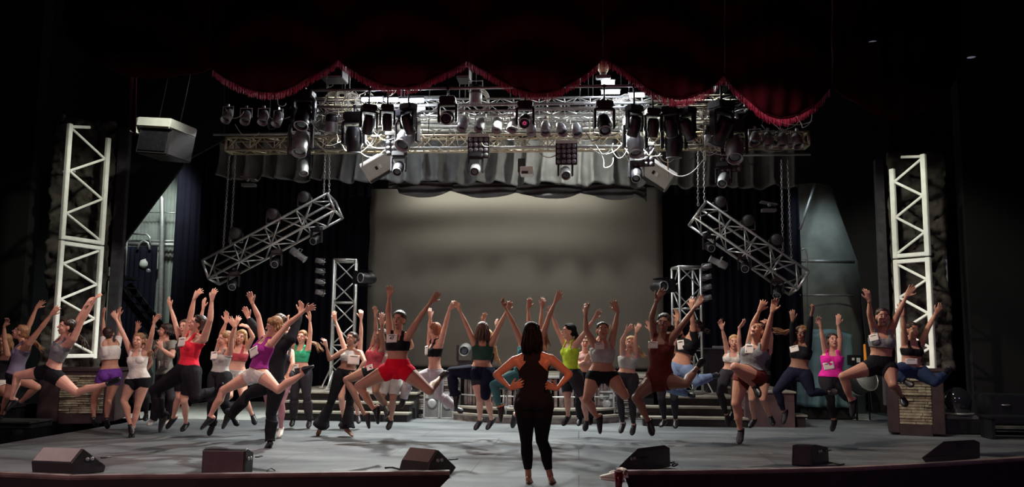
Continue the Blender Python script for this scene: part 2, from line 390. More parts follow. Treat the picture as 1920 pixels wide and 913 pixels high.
# red swagged valance with fringe -------------------------------------------------
YV = 12.2
swags = [  # left tip, low point, right tip (pixels of the hem above the fringe)
    ((120, 60), (255, 150), (398, 128)), ((398, 128), (520, 178), (634, 110)), ((634, 110), (755, 169), (874, 112)), ((874, 112), (1015, 180), (1129, 108)),
    ((1129, 108), (1262, 191), (1357, 138)), ((1357, 138), (1455, 226), (1558, 160)), ((1558, 160), (1680, 230), (1800, 140))]
val = thing('valance', 'deep red swagged velvet valance with fringe across the top of the stage', 'curtain', (0, YV, W(960, 0, YV).z))
oz = val.location.z
for si, (p0, pl_, p1) in enumerate(swags):
    tl = (pl_[0] - p0[0]) / (p1[0] - p0[0]); N = 48
    def hem(t):
        # quadratic through three points, a touch catenary
        u = p0[0] + (p1[0] - p0[0]) * t
        base = p0[1] + (p1[1] - p0[1]) * t
        dip = pl_[1] - (p0[1] + (p1[1] - p0[1]) * tl)
        k = math.log(.5) / math.log(tl) if 0 < tl < 1 else 1
        s_ = t ** k
        return u, base + dip * (1 - (2 * s_ - 1) ** 2)
    P = []
    Mr = 34
    for j in range(Mr + 1):
        h = j / Mr; row = []
        for i in range(N + 1):
            t = i / N; u, v = hem(t); q = 4 * t * (1 - t)
            top = -140
            # folds swing like nested catenaries
            vv = top + (v - top) * h
            p = W(u, vv, YV)
            y = YV - .22 * q * (.4 + .6 * h) + .07 * math.sin(h * 20 + q * 6.0) * (.25 + q) - .02 * math.sin(t * 40)
            row.append((p.x, y - YV, p.z - oz))
        P.append(row)
    sw = MB().grid(P).build('swag', M_velvet, val); thicken(sw, .01)
    if si in (0, 6): continue
    fm = MB(); nf = int(abs(p1[0] - p0[0]) / 1.15)
    r = random.Random(si)
    for i in range(nf):
        t = (i + r.random()) / nf; u, v = hem(t); q = 4 * t * (1 - t)
        p = W(u, v, YV); y = YV - .22 * q + .07 * math.sin(20 + q * 6.0) * (.25 + q)
        L = .115 * r.uniform(.8, 1.15)
        x = p.x + r.uniform(-.004, .004)
        fm.tube((x, y - YV, p.z + .012 - oz), (x + r.uniform(-.012, .012), y - YV + r.uniform(-.01, .01), p.z - L - oz), .0048, 4, .0035)
    pts = []
    for i in range(41):
        t = i / 40; u, v = hem(t); q = 4 * t * (1 - t); p = W(u, v, YV)
        pts.append((p.x, -.22 * q + .07 * math.sin(20 + q * 6.0) * (.25 + q) - .01, p.z - oz))
    fm.build('fringe', M_fringe, sw)
    MB().path(pts, .013, 6).build('braid', M_velvet, sw)
# jabot tail hanging at the far left of the valance
P = []
for j in range(20):
    h = j / 19; row = []
    for i in range(15):
        t = i / 14; p = W(240 + 14 * t, 120 + (115 + 20 * t) * h, YV + .2)
        row.append((p.x, p.y - YV + .06 * math.sin(t * 9 + h), p.z - oz))
    P.append(row)
thicken(MB().grid(P).build('tail', M_velvet, val), .01)

# side masking drapes ----------------------------------------------------------
def mask(pts, Y, name, label, m=M_black, th=.06, cat='curtain'):
    p3 = [W(u, v, Y) for u, v in pts]
    o = MB().prism(p3, (0, th, 0)).build(name, m); tag(o, label, cat); return o
mask([(190, 60), (420, 60), (420, 262), (350, 300), (300, 366), (227, 463), (208, 500), (190, 500)], 15.6, 'masking_drape', 'black masking drape cut diagonally above the left backstage opening')
mask([(1492, 100), (1668, 100), (1668, 770), (1636, 770), (1610, 490), (1558, 350), (1530, 342), (1492, 345)], 17.0, 'masking_drape', 'black masking drape cut diagonally above the right backstage opening')

# ------------------------------------------------------------------ backstage left
x0, x1 = W(205, 500, 19.6).x, W(345, 500, 19.6).x
m = MB(); n = 120; zt = 5.6; P = [[], []]
for i in range(n + 1):
    x = x0 + (x1 - x0) * i / n
    y = 19.6 + (.03 if (i // 3) % 2 else 0)
    P[0].append((x, y, 0)); P[1].append((x, y, zt))
o = thicken(m.grid(P, smooth=False).build('wall_backstage_left', M_backwall), .03); struct(o)
def pipe(pts, Y, r, name, label, m=M_alud, cat='pipe'):
    o = MB().path([W(u, v, Y) for u, v in pts], r, 12).build(name, m); tag(o, label, cat); return o
pipe([(299, 366), (304, 372), (304, 430), (303, 470), (301, 560), (297, 640), (296, 720)], 18.9, .055, 'duct_pipe', 'tall pale pipe with bent top in the left backstage opening')
pipe([(235, 457), (345, 460)], 19.3, .05, 'rail_pipe', 'upper horizontal pipe across the left backstage wall')
pipe([(235, 452), (345, 452)], 19.35, .03, 'rail_pipe', 'thin horizontal rail just above the upper pipe on left backstage wall')
pipe([(270, 398), (345, 399)], 19.3, .012, 'rail_pipe', 'thinnest high rail near the top of left backstage wall')
pipe([(258, 468), (262, 456), (270, 451), (278, 456), (281, 468)], 19.2, .03, 'bent_conduit', 'small arched conduit on the left backstage wall')
pipe([(250, 438), (275, 439), (281, 445), (281, 458)], 19.2, .025, 'bent_conduit', 'elbow conduit bending down above the arched conduit')
# hanging black cloth and stair in that opening
drape('stage_curtain', 232, 292, 462, None, 19.25, M_drape, 'black cloth strip curtain hanging under the left backstage pipes', zb=.1, folds=.12, amp=.04, seed=12)
st = thing('access_stair', 'dark steel stair climbing to the left wing landing', 'stair', W(280, 770, 17.8))
L0 = W(215, 530, 17.8) - st.location; L1 = W(300, 640, 17.8) - st.location
for dy in (0, .6):
    MB().box((L0 + L1) / 2 + Vector((0, dy, 0)), ((L1 - L0).length, .05, .14), Matrix.Rotation(math.atan2(-(L1 - L0).z, (L1 - L0).x), 3, 'Y')).build('stringer', M_fixture, st)
for i in range(7):
    p = L0.lerp(L1, (i + .5) / 7); MB().box((p.x, .3, p.z), (.22, .6, .03)).build('tread', M_fixture, st)
q = W(222, 520, 17.8) - st.location; MB().box((q.x - .3, .3, q.z), (1.0, .8, .05)).build('landing', M_fixture, st)
MB().path([q + Vector((-.7, 0, 0)), q + Vector((-.7, 0, .95)), q + Vector((.15, 0, .95)), q + Vector((.15, 0, 0))], .02).build('handrail', M_alud, st)
wl = thing('wall_lamp', 'white caged light fitting on the left backstage wall above the stair', 'lamp', W(283, 488, 19.4))
MB().box((0, 0, 0), (.35, .08, .45), bev=.02).build('backplate', M_monlight, wl)
MB().lathe([(.02, 0), (.11, .02), (.12, .12), (.06, .2), (.01, .22)], (-.05, -.05, -.05), (-.4, -.7, -.5)).build('shade', M_monlight, wl)
MB().lathe([(.02, 0), (.07, .02), (.08, .1), (.05, .14), (.01, .16)], (.02, -.05, -.2), (-.1, -.7, -.8)).build('lamp', M_glassgrey, wl)
jb = thing('electrical_box', 'pale grey electrical box on the wall beside the stair landing', 'electrical box', W(216, 512, 18.8))
MB().box((0, 0, 0), (.22, .12, .28), bev=.01).build('housing', M_monlight, jb)
MB().path([(0, 0, .14), (.01, 0, .3), (-.05, 0, .42)], .02).build('conduit', M_alud, jb)
MB().box((.03, -.07, .04), (.05, .02, .06), bev=.005).build('switch', M_fixture, jb)

# ------------------------------------------------------------------ backstage right
x0, x1 = W(1500, 500, 19.4).x, W(1612, 500, 19.4).x
P = [[], []]
for i in range(25):
    t = i / 24; x = x0 + (x1 - x0) * t; y = 19.4 - .25 * math.sin(PI * min(1, t * 1.0))
    P[0].append((x, y, 0)); P[1].append((x, y, 6.2))
struct(thicken(MB().grid(P).build('wall_backstage_right', M_backwall), .05))
pipe([(1500, 489), (1602, 491)], 18.8, .035, 'rail_pipe', 'thick horizontal pipe across the grey right backstage wall')
pipe([(1500, 553), (1600, 554)], 18.8, .018, 'rail_pipe', 'thin horizontal pipe below the thick one on right backstage wall')
pipe([(1528, 345), (1516, 380), (1500, 430)], 18.7, .028, 'slanting_pipe', 'pale slanting pipe high on the right backstage wall')
pipe([(1502, 470), (1506, 466), (1511, 468), (1513, 480), (1513, 640)], 18.7, .018, 'handrail_pipe', 'slim upright handrail with curved top by right leg curtain')
# tarpaulin-covered crate
tp = []
c = [W(1512, 760, 17.75), W(1602, 760, 17.75)]
top = W(1555, 622, 17.75).z
P = []
for j in range(21):
    h = j / 20; row = []
    for i in range(41):
        t = i / 40
        if t < .2: x = c[0].x; y = 18.45 - .7 * t / .2; 
        elif t > .8: x = c[1].x; y = 17.75 + .7 * (t - .8) / .2
        else: x = c[0].x + (c[1].x - c[0].x) * (t - .2) / .6; y = 17.75
        z = top * (1 - h) + .25 * h
        s_ = 1 + .07 * h + .03 * math.sin(t * 40) * h
        x = (x - (c[0].x + c[1].x) / 2) * s_ + (c[0].x + c[1].x) / 2; y -= .08 * h * (1 + math.sin(t * 33 + h * 3))
        row.append((x, y, z + .05 * math.sin(t * 14) * (1 - h)))
    P.append(row)
mb = MB().grid(P)
rim = [Vector(q) for q in P[0]]; cc = sum(rim, Vector()) / len(rim)
mb.add(rim + [cc + Vector((0, 0, .05))], [(i, i + 1, len(rim)) for i in range(len(rim) - 1)] + [(len(rim) - 1, 0, len(rim))], 0, True)
cr = thing('covered_crate', 'tall crate under a blue-grey tarpaulin in the right wing', 'covered crate', ((c[0].x + c[1].x) / 2, 18.1, 0))
o = mb.build('tarpaulin', M_tarp, cr); o.location = -cr.location; thicken(o, .01)
MB().box((0, 0, .15), (c[1].x - c[0].x - .05, .6, .3), bev=.02).build('crate_base', M_black, cr)
# ------------------------------------------------------------------ platforms and steps
def step_block(name, label, u0, u1, y0, y1, z0, z1, mtop, mrise, slot=True):
    xa, xb = W(u0, 760, y0).x, W(u1, 760, y0).x
    t = thing(name, label, 'platform step', ((xa + xb) / 2, (y0 + y1) / 2, z0))
    if u1 == 735: xb = min(xb, W(740, 700, 17.5).x - .01)
    if u0 == 1206: xa = max(xa, W(1232, 700, 17.5).x + .01)
    if u1 == 1394: xb = min(xb, W(1395, 760, 15.9).x - .01)
    t.location.x = (xa + xb) / 2
    w_, d_ = xb - xa, y1 - y0
    MB().box((0, .02, (z1 - z0 - .035) / 2), (w_ - .06, d_ - .04, z1 - z0 - .035)).build('riser', mrise, t)
    MB().box((0, 0, z1 - z0 - .0175), (w_, d_, .035), bev=.006).build('tread', mtop, t)
    return t
R_ = .165
ty = [15.75, 16.1, 16.45, 16.8, 17.15]
# left: two wide low steps and a platform, three narrower steps up to the deck
step_block('stage_step', 'lowest wide step of the left stage steps', 528, 766, ty[0], ty[1], 0, R_, M_steptop, M_steprise)
step_block('stage_step', 'second wide step of the left stage steps', 528, 770, ty[1], ty[2], 0, R_ * 2, M_steptop, M_steprise)
step_block('stage_platform', 'left low platform carrying the upright truss tower', 528, 735, ty[2], 18.8, 0, R_ * 3, M_steptop, M_steprise)
step_block('stage_step', 'third step, rising to the centre deck at the left', 737, 782, ty[2], ty[3], 0, R_ * 3, M_steptop, M_steprise)
step_block('stage_step', 'fourth step, rising to the centre deck at the left', 737, 780, ty[3], ty[4], 0, R_ * 4, M_steptop, M_steprise)
# right
step_block('stage_step', 'lowest wide step of the right stage steps', 1203, 1404, ty[0], ty[1], 0, R_, M_steptop, M_steprise)
step_block('stage_step', 'second wide step of the right stage steps', 1205, 1404, ty[1], ty[2], 0, R_ * 2, M_steptop, M_steprise)
step_block('stage_platform', 'right low platform carrying the other upright truss tower', 1206, 1394, ty[2], 18.8, 0, R_ * 3, M_steptop, M_steprise)
step_block('stage_platform', 'higher plum-faced platform right of the right truss tower', 1395, 1494, 15.9, 19.2, 0, .64, M_steptop, M_plumrise)
step_block('stage_step', 'small black step beside the higher plum-faced platform', 1490, 1514, 16.0, 16.5, 0, .22, M_steptop, M_steprise)
# centre deck
xa, xb = W(740, 700, 17.5).x, W(1232, 700, 17.5).x
DZ = .84
dk = thing('stage_deck', 'raised centre deck in front of the projection screen', 'platform', ((xa + xb) / 2, 18.9, 0))
MB().box((0, 0, DZ - .03), (xb - xa, 2.8, .06), bev=.01).build('deck_top', M_steptop, dk)
MB().box((0, .1, (DZ - .06) / 2), (xb - xa - .1, 2.5, DZ - .06)).build('deck_base', M_steprise, dk)
def stone_wall(name, label, u0, u1, Y, z0, z1, m, seed, curve=None, cat='stone wall', parent=None, rows=None, th=.10):
    r = random.Random(seed); a, b = W(u0, 740, Y).x, W(u1, 740, Y).x
    o0 = parent
    mb = MB(); rows = rows or max(5, int((z1 - z0) / .042)); dz = (z1 - z0) / rows
    for i in range(rows):
        x = a
        while x < b - .01:
            L = min(r.uniform(.10, .38), b - x); d = r.uniform(.0, .055); h = dz * r.uniform(.72, 1.05)
            c = Vector((x + L / 2, Y + th / 2 - d / 2, z0 + dz * (i + .5)))
            if c.z + h / 2 > z1: h = (z1 - c.z) * 2
            mb.box(c, (L - .005, th + d, h - .003), bev=.006)
            x += L
    mb.box(((a + b) / 2, Y + th * .75, (z0 + z1) / 2), (b - a, th * .5, z1 - z0 - .004))
    o = mb.build(name, m, parent)
    if parent is None: tag(o, label, cat)
    return o
stone_wall('stone_wall', 'stacked slate wall under the centre deck, left part', 783, 862, 17.15, 0.0, DZ - .07, M_stonedark, 1)
stone_wall('stone_wall', 'stacked slate wall under the centre deck, right part', 1120, 1205, 17.15, 0.0, DZ - .07, M_stonedark, 2)
# curved centre platform: low curved plinth with stone face, bar counter with upright planks
cxm = W(1005, 760, 16.6).x
def arc(rx, ry, a0, a1, n, cy): return [(cxm + rx * math.sin(t), cy - ry * math.cos(t)) for t in [a0 + (a1 - a0) * i / n for i in range(n + 1)]]
def arc_slab(name, rx, ry, cy, z0, z1, m, parent, a=1.25, lip=0):
    A = arc(rx, ry, -a, a, 40, cy); mb = MB(); n = len(A)
    yb = max(p[1] for p in A)
    base = [Vector((x, y, z0)) for x, y in A]
    mb.prism([p - parent.location for p in base], (0, 0, z1 - z0)); return mb.build(name, m, parent)
cp = thing('curved_platform', 'low curved platform with pale edge bands in front of the bar counter', 'platform', (cxm, 16.6, 0))
arc_slab('plinth', 1.66, 1.0, 16.8, 0, .11, M_stonedark, cp)
arc_slab('lower_band', 1.70, 1.04, 16.8, .11, .15, M_steptop, cp)
arc_slab('middle_riser', 1.56, .95, 16.85, .15, .23, M_steprise, cp)
arc_slab('upper_band', 1.60, .99, 16.85, .23, .265, M_steptop, cp)
bar = thing('bar_counter', 'curved counter faced with rusty upright planks in front of the centre deck', 'counter', (cxm, 16.9, .265))
A = arc(1.45, .62, -1.3, 1.3, 34, 16.95)
mb = MB(); r = random.Random(5)
for i in range(len(A) - 1):
    x, y = (A[i][0] + A[i + 1][0]) / 2, (A[i][1] + A[i + 1][1]) / 2; an = math.atan2(A[i + 1][1] - A[i][1], A[i + 1][0] - A[i][0])
    wd = math.dist(A[i], A[i + 1]) * (.55 if i % 3 else .8)
    mb.box((x - cxm, y - 16.9, .27), (wd, .05 + .03 * (i % 2), .54 - .02 * r.random()), Matrix.Rotation(an, 3, 'Z'), bev=.006)
mb.build('planks', M_rust, bar)
mb = MB()
mb.prism([(x - cxm, y - 16.9 + .06, 0) for x, y in A], (0, 0, .53)); mb.build('core', M_black, bar)
A2 = arc(1.52, .70, -1.3, 1.3, 40, 16.95)
mb = MB(); mb.prism([(x - cxm, y - 16.9, .545) for x, y in A2], (0, 0, .035)); mb.build('counter_top', M_alud, bar)
mb = MB(); mb.path([(x - cxm, y - 16.9 - .05, .20) for x, y in A2], .015, 6); mb.build('foot_rail', M_alud, bar)
# stools seen beside the instructor
def stool(u, v, label):
    p = G(u, v, .265)
    t = thing('bar_stool', label, 'stool', p)
    MB().lathe([(.01, .42), (.16, .42), (.18, .45), (.18, .52), (.15, .55), (.01, .56)], n=20).build('seat', M_fixture, t)
    for k in range(4):
        a_ = k * PI / 2 + .6; MB().tube((.16 * math.cos(a_), .16 * math.sin(a_), 0), (.11 * math.cos(a_), .11 * math.sin(a_), .43), .012).build('leg', M_alud, t)
    MB().path([(.145 * math.cos(k * PI / 8), .145 * math.sin(k * PI / 8), .14) for k in range(16)], .008, 6, closed=True).build('foot_ring', M_alud, t)
stool(957, 778, 'dark round bar stool left of the standing instructor')
# road cases either side of the curved platform
def road_case(u0, u1, vb, vt, Y, label, m=M_case, round_plate=True):
    a, b = W(u0, vb, Y), W(u1, vb, Y); z0 = 0; zt = W(u0, vt, Y).z; w_ = b.x - a.x; h = zt
    t = thing('road_case', label, 'road case', ((a.x + b.x) / 2, Y + .25, 0))
    MB().box((0, 0, h / 2), (w_, .5, h), bev=.01).build('case_body', m, t)
    for sx in (-1, 1):
        MB().box((sx * (w_ / 2 - .01), -.25, h / 2), (.03, .03, h), bev=.004).build('edge_trim', M_alud, t)
    for z in (.02, h - .015): MB().box((0, -.25, z), (w_, .03, .03), bev=.004).build('edge_trim', M_alud, t)
    MB().lathe([(.02, 0), (.085, 0), (.09, .01), (.06, .02), (.01, .02)], (w_ * .02, -.25, h * .55), (0, -1, 0)).build('recessed_handle', M_fixgrey, t)
    for sx in (-1, 1): MB().box((sx * w_ * .3, -.26, h * .82), (.06, .02, .09), bev=.005).build('latch', M_alud, t)
    return t
road_case(794, 824, 785, 733, 16.55, 'grey road case with round plate, left of the curved platform')
road_case(826, 850, 783, 737, 16.55, 'plain dark grey road case between the plated case and curved platform')
road_case(1122, 1152, 784, 733, 16.6, 'grey road case with bright edges, right of the curved platform')
# ------------------------------------------------------------------ trusses
def box_truss(name, label, p0, p1, up, w_, h_, bays, r=.024, rb=.013, m=M_alu, cat='truss', ends=True, group=None):
    p0, p1 = Vector(p0), Vector(p1); X = (p1 - p0); L = X.length; X.normalize(); Zv = (Vector(up) - X * Vector(up).dot(X)).normalized(); Y = Zv.cross(X)
    Rm = Matrix((X, Y, Zv)).transposed()
    t = thing(name, label, cat, p0, Rm, group)
    cs = [(sy * w_ / 2, sz * h_ / 2) for sy, sz in ((-1, -1), (1, -1), (1, 1), (-1, 1))]
    for y, z in cs: MB().tube((0, y, z), (L, y, z), r, 10).build('chord', m, t)
    dx = L / bays
    for k in range(4):
        a, b = cs[k], cs[(k + 1) % 4]; mb = MB()
        for i in range(bays):
            x0_, x1_ = i * dx, (i + 1) * dx
            s_ = (a, b) if (i + k) % 2 == 0 else (b, a)
            mb.tube((x0_, *s_[0]), (x1_, *s_[1]), rb, 7)
            if i and i % 2 == 0: mb.tube((x0_, *a), (x0_, *b), rb, 7)
        mb.build('lacing', m, t)
    if ends:
        for x in (0, L):
            mb = MB()
            for k in range(4): mb.tube((x, *cs[k]), (x, *cs[(k + 1) % 4]), r * 1.05, 8)
            mb.build('end_frame', m, t)
    return t
# diagonal hanging trusses
YD = 16.4
vY = (CR @ Vector((0, 0, -1))); vY = Vector((vY.x, vY.y, 0)).normalized()
def diag(u0, v0, u1, v1, label, tilt):
    p0, p1 = W(u0, v0, YD), W(u1, v1, YD); X = (p1 - p0).normalized()
    up = Matrix.Rotation(tilt, 3, X) @ Vector((0, 0, 1))
    return box_truss('hanging_truss', label, p0, p1, up, .42, .42, 8, .024, .014), p0, p1
tdl, dl0, dl1 = diag(395, 511, 628, 386, 'silver box truss hanging at a slant on the left, higher end to the right', math.radians(-14))
tdr, dr0, dr1 = diag(1308, 400, 1498, 531, 'silver box truss hanging at a slant on the right, higher end to the left', math.radians(-14))
# towers
def tower(u, vtop, vbase, Y, label, lean=0):
    p = W(u, vbase, Y); p.z = R_ * 3 + .03; top = W(u, vtop, Y).z
    t = box_truss('truss_tower', label, p, (p.x, p.y, top), (math.sin(.22), -math.cos(.22), 0), .44, .44, 6, .026, .014)
    for a_ in range(4):
        mb = MB(); an = PI / 4 + a_ * PI / 2 + .22; c_, s_ = math.cos(an), math.sin(an)
        mb.path([(.35, .31 * c_, .31 * s_), (0, .5 * c_, .5 * s_), (0, .31 * c_, .31 * s_)], .016, 8)
        mb.box((0.0, .5 * c_, .5 * s_), (.03, .09, .09), bev=.006)
        mb.build('outrigger', M_alu, t)
    return t, p, top
twl, twlp, twlt = tower(640, 489, 742, 17.3, 'upright silver truss tower left of the screen')
twr, twrp, twrt = tower(1290, 502, 744, 17.3, 'upright silver truss tower right of the screen')
# truss frames at both sides of the stage
def side_frame(name, label, A_, B_, zb, zt, zsplit, nz_up, nz_dn, rot_post=0):
    t = thing(name, label, 'truss', (A_.x, A_.y, zb)); D = B_ - A_; D.z = 0
    def P(s_, z): return Vector((D.x * s_, D.y * s_, z - zb))
    X = D.normalized(); w_ = .075
    def bar(a, b, s_=w_, part='brace'):
        d = b - a; L = d.length; d.normalize(); y = Vector((-X.y, X.x, 0)); zz = d.cross(y).normalized()
        Rm = Matrix((d, y, zz)).transposed()
        MB().box((a + b) / 2, (L, s_ * .8, s_), Rm, bev=.008).build(part, M_whitemetal, t)
    for s_ in (0, 1):
        for k, (z0, z1) in enumerate(((zb, zsplit - .01), (zsplit + .01, zt - ((.05 if s_ else .0) if A_.x < 0 else (0 if s_ else .16))))): bar(P(s_, z0), P(s_, z1), .085, 'post')
    for z in (zsplit - .05, zsplit + .05, zb + .05): bar(P(.03, z), P(.97, z), .07, 'crossbar')
    for (z0, z1, n) in ((zsplit + .1, zt - .08, nz_up), (zb + .1, zsplit - .1, nz_dn)):
        for i in range(n):
            za = z0 + (z1 - z0) * i / n; zc = z0 + (z1 - z0) * (i + 1) / n
            s0, s1 = (.94, .06) if (i % 2 == 0) == (A_.x < 0) else (.06, .94)
            bar(P(s0, za), P(s1, zc), .042)
    if A_.x < 0: bar(P(0, zt - .05), P(.75, zt + .02) + Vector((0, -.3, 0)), .05)
    else: bar(P(1, zt - .04), P(.45, zt + .05) + Vector((0, .2, 0)), .045)
    return t, P, bar
la = W(99, 690, 14.0); lb = W(175, 690, 14.85)
lz_t = W(137, 232, 14.0).z; lz_s = W(118, 450, 14.0).z
side_frame('side_truss', 'white painted ladder truss at the left edge of the stage', la, lb, 1.12, lz_t, lz_s, 5, 6)
ra = W(1689, 690, 15.2); rb_ = W(1750, 690, 14.75)
rz_t = W(1673, 300, 15.2).z; rz_s = W(1683, 486, 15.2).z
side_frame('side_truss', 'white painted ladder truss at the right edge of the stage', ra, rb_, 1.06, rz_t, rz_s, 5, 6)
# the slimmer outer posts of both frames
def outer(u, v0, v1, Y, us, name, label):
    a = W(u, v0, Y); z1 = W(u, v1, Y).z
    t = thing('side_post', label, 'post', (a.x, a.y, a.z))
    MB().box((0, 0, (z1 - a.z) / 2), (.045, .045, z1 - a.z), bev=.006).build('post_body', M_alud, t)
    for zz in us:
        z = W(u, zz, Y).z - a.z
        MB().box((-.15 if u > 900 else .15, 0, z), (.30, .03, .035), bev=.004).build('rung', M_whitemetal, t)
outer(1783, 692, 420, 15.9, (560, 634), 'side_post', 'slim outer post with short rungs right of the right white truss')
outer(112, 330, 215, 15.1, (322,), 'side_post', 'slim outer post stub left of the left white truss')
# rock faced panels behind those frames
def rock_panel(u0, u1, vt, vb, Y, label, seed, Y1=None):
    a, b = W(u0, vb, Y), W(u1, vb, Y1 or Y); zt = W((u0 + u1) / 2, vt, Y).z; zb = a.z
    from mathutils import noise as NZ
    P = []
    for j in range(110):
        row = []
        for i in range(30):
            x = a.x + (b.x - a.x) * i / 29; yy = a.y + (b.y - a.y) * i / 29; z = zb + (zt - zb) * j / 109
            d = NZ.ridged_multi_fractal(Vector((x * 1.6 + seed, z * 1.6, 0)), .8, 2.1, 6, 1.0, 2.0) * .14 + NZ.noise(Vector((x * 9, z * 9, seed))) * .05
            row.append((x, yy - d, z))
        P.append(row)
    o = MB().grid(P).build('rock_panel', M_rock); thicken(o, .03); tag(o, label, 'rock panel')
rock_panel(84, 200, 225, 692, 15.25, 'dark carved rock panel behind the left white truss', 3.3, 15.6)
rock_panel(1672, 1780, 290, 692, 15.9, 'dark carved rock panel behind the right white truss', 8.1)
# black upright masking boards beside the frames
def board(u0, u1, vt, vb, Y, label):
    a, b = W(u0, vb, Y), W(u1, vb, Y); z1 = W(u0, vt, Y).z; z0 = max(0, a.z)
    o = MB().box(((a.x + b.x) / 2, Y, (z0 + z1) / 2), (b.x - a.x, .12, z1 - z0), bev=.01).build('masking_board', mat('board_paint', (.05, .045, .055), .7, noise=.3)); tag(o, label, 'board')
board(190, 211, 240, 800, 15.45, 'narrow dark upright board between left truss frame and opening')
board(1658, 1674, 300, 760, 16.2, 'narrow dark upright board left of the right white truss')
# stone pedestals
def pedestal(u0, u1, vbase, vtop, Y, depth, pu0, pu1, label, side):
    a, b = W(u0, vbase, Y), W(u1, vbase, Y); zt = W((u0 + u1) / 2, vtop, Y).z; w_ = b.x - a.x
    t = thing('stone_pedestal', label, 'pedestal', ((a.x + b.x) / 2, Y + depth / 2, 0))
    sw = math.radians(16 if side == 4 else -17)
    pa, pb = W(pu0, vbase, Y).x - t.location.x, W(pu1, vbase, Y).x - t.location.x
    MB().box((0, .06, zt / 2), (w_ - .02, depth - .12, zt - .08)).build('carcass', M_wood, t)
    MB().box((0, 0, zt - .03), (w_ + .06, depth + .08, .06), bev=.012).build('top_slab', M_wood, t)
    MB().box(((pa - w_ / 2) / 2, -depth / 2 + .03, zt / 2), (pa + w_ / 2, .10, zt - .07), bev=.01).build('frame_stile', M_wood, t)
    MB().box(((pb + w_ / 2) / 2, -depth / 2 + .03, zt / 2), (w_ / 2 - pb, .10, zt - .07), bev=.01).build('frame_stile', M_wood, t)
    MB().box(((pa + pb) / 2, -depth / 2 + .03, .09), (pb - pa, .10, .18), bev=.01).build('frame_rail', M_wood, t)
    MB().box(((pa + pb) / 2, -depth / 2 + .03, zt - .09), (pb - pa, .10, .07), bev=.01).build('frame_rail', M_wood, t)
    r = random.Random(side); mb = MB(); rows = 17; z0, z1 = .18, zt - .12; dz = (z1 - z0) / rows
    for i in range(rows):
        x = pa
        while x < pb - .01:
            L = min(r.uniform(.10, .42), pb - x); d = r.uniform(.01, .06)
            mb.box((x + L / 2, -depth / 2 + .05 - d / 2, z0 + dz * (i + .5)), (L - .004, .08 + d, dz * r.uniform(.8, .98)), bev=.006); x += L
    mb.build('stone_panel', M_stone, t); t.rotation_mode = 'XYZ'; t.rotation_euler = (0, 0, sw); return t
pedestal(62, 192, 809, 690, 14.45, .85, 98, 172, 'dark wooden pedestal with stacked stone panel under left white truss', 4)
pedestal(1682, 1782, 806, 690, 14.8, .7, 1702, 1760, 'dark wooden pedestal with stacked stone panel under right white truss', 9)
# low black units at the far left
def low_unit(u0, u1, vb, vt, Y, label):
    a, b = W(u0, vb, Y), W(u1, vb, Y); zt = W(u0, vt, Y).z
    t = thing('stage_box', label, 'box', ((a.x + b.x) / 2, Y + .3, 0))
    MB().box((0, 0, zt / 2), (b.x - a.x, .6, zt), bev=.02).build('body', M_fixture, t)
    MB().box((0, -.02, zt + .012), (b.x - a.x + .03, .62, .03), bev=.006).build('lid', M_monitor, t)
low_unit(-60, 55, 822, 792, 13.4, 'low black box on the floor at the far left edge')
low_unit(-60, 30, 800, 762, 14.3, 'taller black box behind the low one at far left')

# ------------------------------------------------------------------ floor monitors
def wedge_px(label, poly, floor, other, m=M_monitor, gr=(1, 2), socks=0):
    """poly: side profile pixels in the vertical plane through the two floor pixels; other: floor pixel of the same corner on the far side"""
    A_, B_ = G(*floor[0]), G(*floor[1]); d = (B_ - A_).normalized(); n = Vector((-d.y, d.x, 0)); ext = G(*other) - A_
    def on(u, v):
        r = ray(u, v); t_ = (A_ - CP).dot(n) / r.dot(n); return CP + r * t_
    P3 = [A_] + [on(*q) for q in poly] + [B_]
    c = (A_ + B_) / 2 + ext / 2
    t = thing('stage_monitor', label, 'floor monitor', c)
    P3 = [p - c for p in P3]; m1 = m[0] if isinstance(m, tuple) else m; m2 = m[1] if isinstance(m, tuple) else m
    o = MB().prism(P3, ext).build('cabinet', m1, t); bv = o.modifiers.new('bevel', 'BEVEL'); bv.width = .010; bv.segments = 2
    a_, b_ = P3[gr[0]], P3[gr[1]]; e = ext.normalized(); nn = (b_ - a_).cross(ext).normalized()
    cen_ = sum(P3, Vector()) / len(P3) + ext / 2
    if nn.dot((a_ + b_) / 2 + ext / 2 - cen_) < 0: nn = -nn
    L = ext.length; ab_ = (b_ - a_)
    q = [a_ + ab_ * .05 + e * .02, b_ - ab_ * .04 + e * .02, b_ - ab_ * .04 + e * (L - .02), a_ + ab_ * .05 + e * (L - .02)]
    MB().prism([x + nn * .001 for x in q], nn * .010).build('grille', m2, t)
    sn = (n if n.dot(-ext) > 0 else -n)
    mid = (P3[0] + P3[-1]) / 2 + Vector((0, 0, .16))
    for k in range(2):
        MB().lathe([(.005, 0), (.020, 0), (.020, .010), (.005, .010)], mid + (P3[-1] - P3[0]).normalized() * (.05 * k - .03) + sn * .002, sn, n=12).build('socket', M_alud, t)
    MB().path([mid + d * .12 + sn * .0, mid + d * .12 + sn * .03, mid + d * .22 + sn * .03, mid + d * .22 + sn * .0], .008, 6).build('handle', M_fixture, t)
    return t
M_monlit = mat('warm_lit_speaker_top', (.22, .17, .155), .5, noise=.1)  # paler than the cabinet: light on the sloping top put into the colour
wedge_px('leftmost stage monitor, a wedge with a brightly lit top', [(135, 868), (157, 841), (199, 872)], [(137, 892), (196, 885)], (60, 889), (M_monitor, M_monlight))  # pale grille colour stands for overhead light on the dark wedge's top
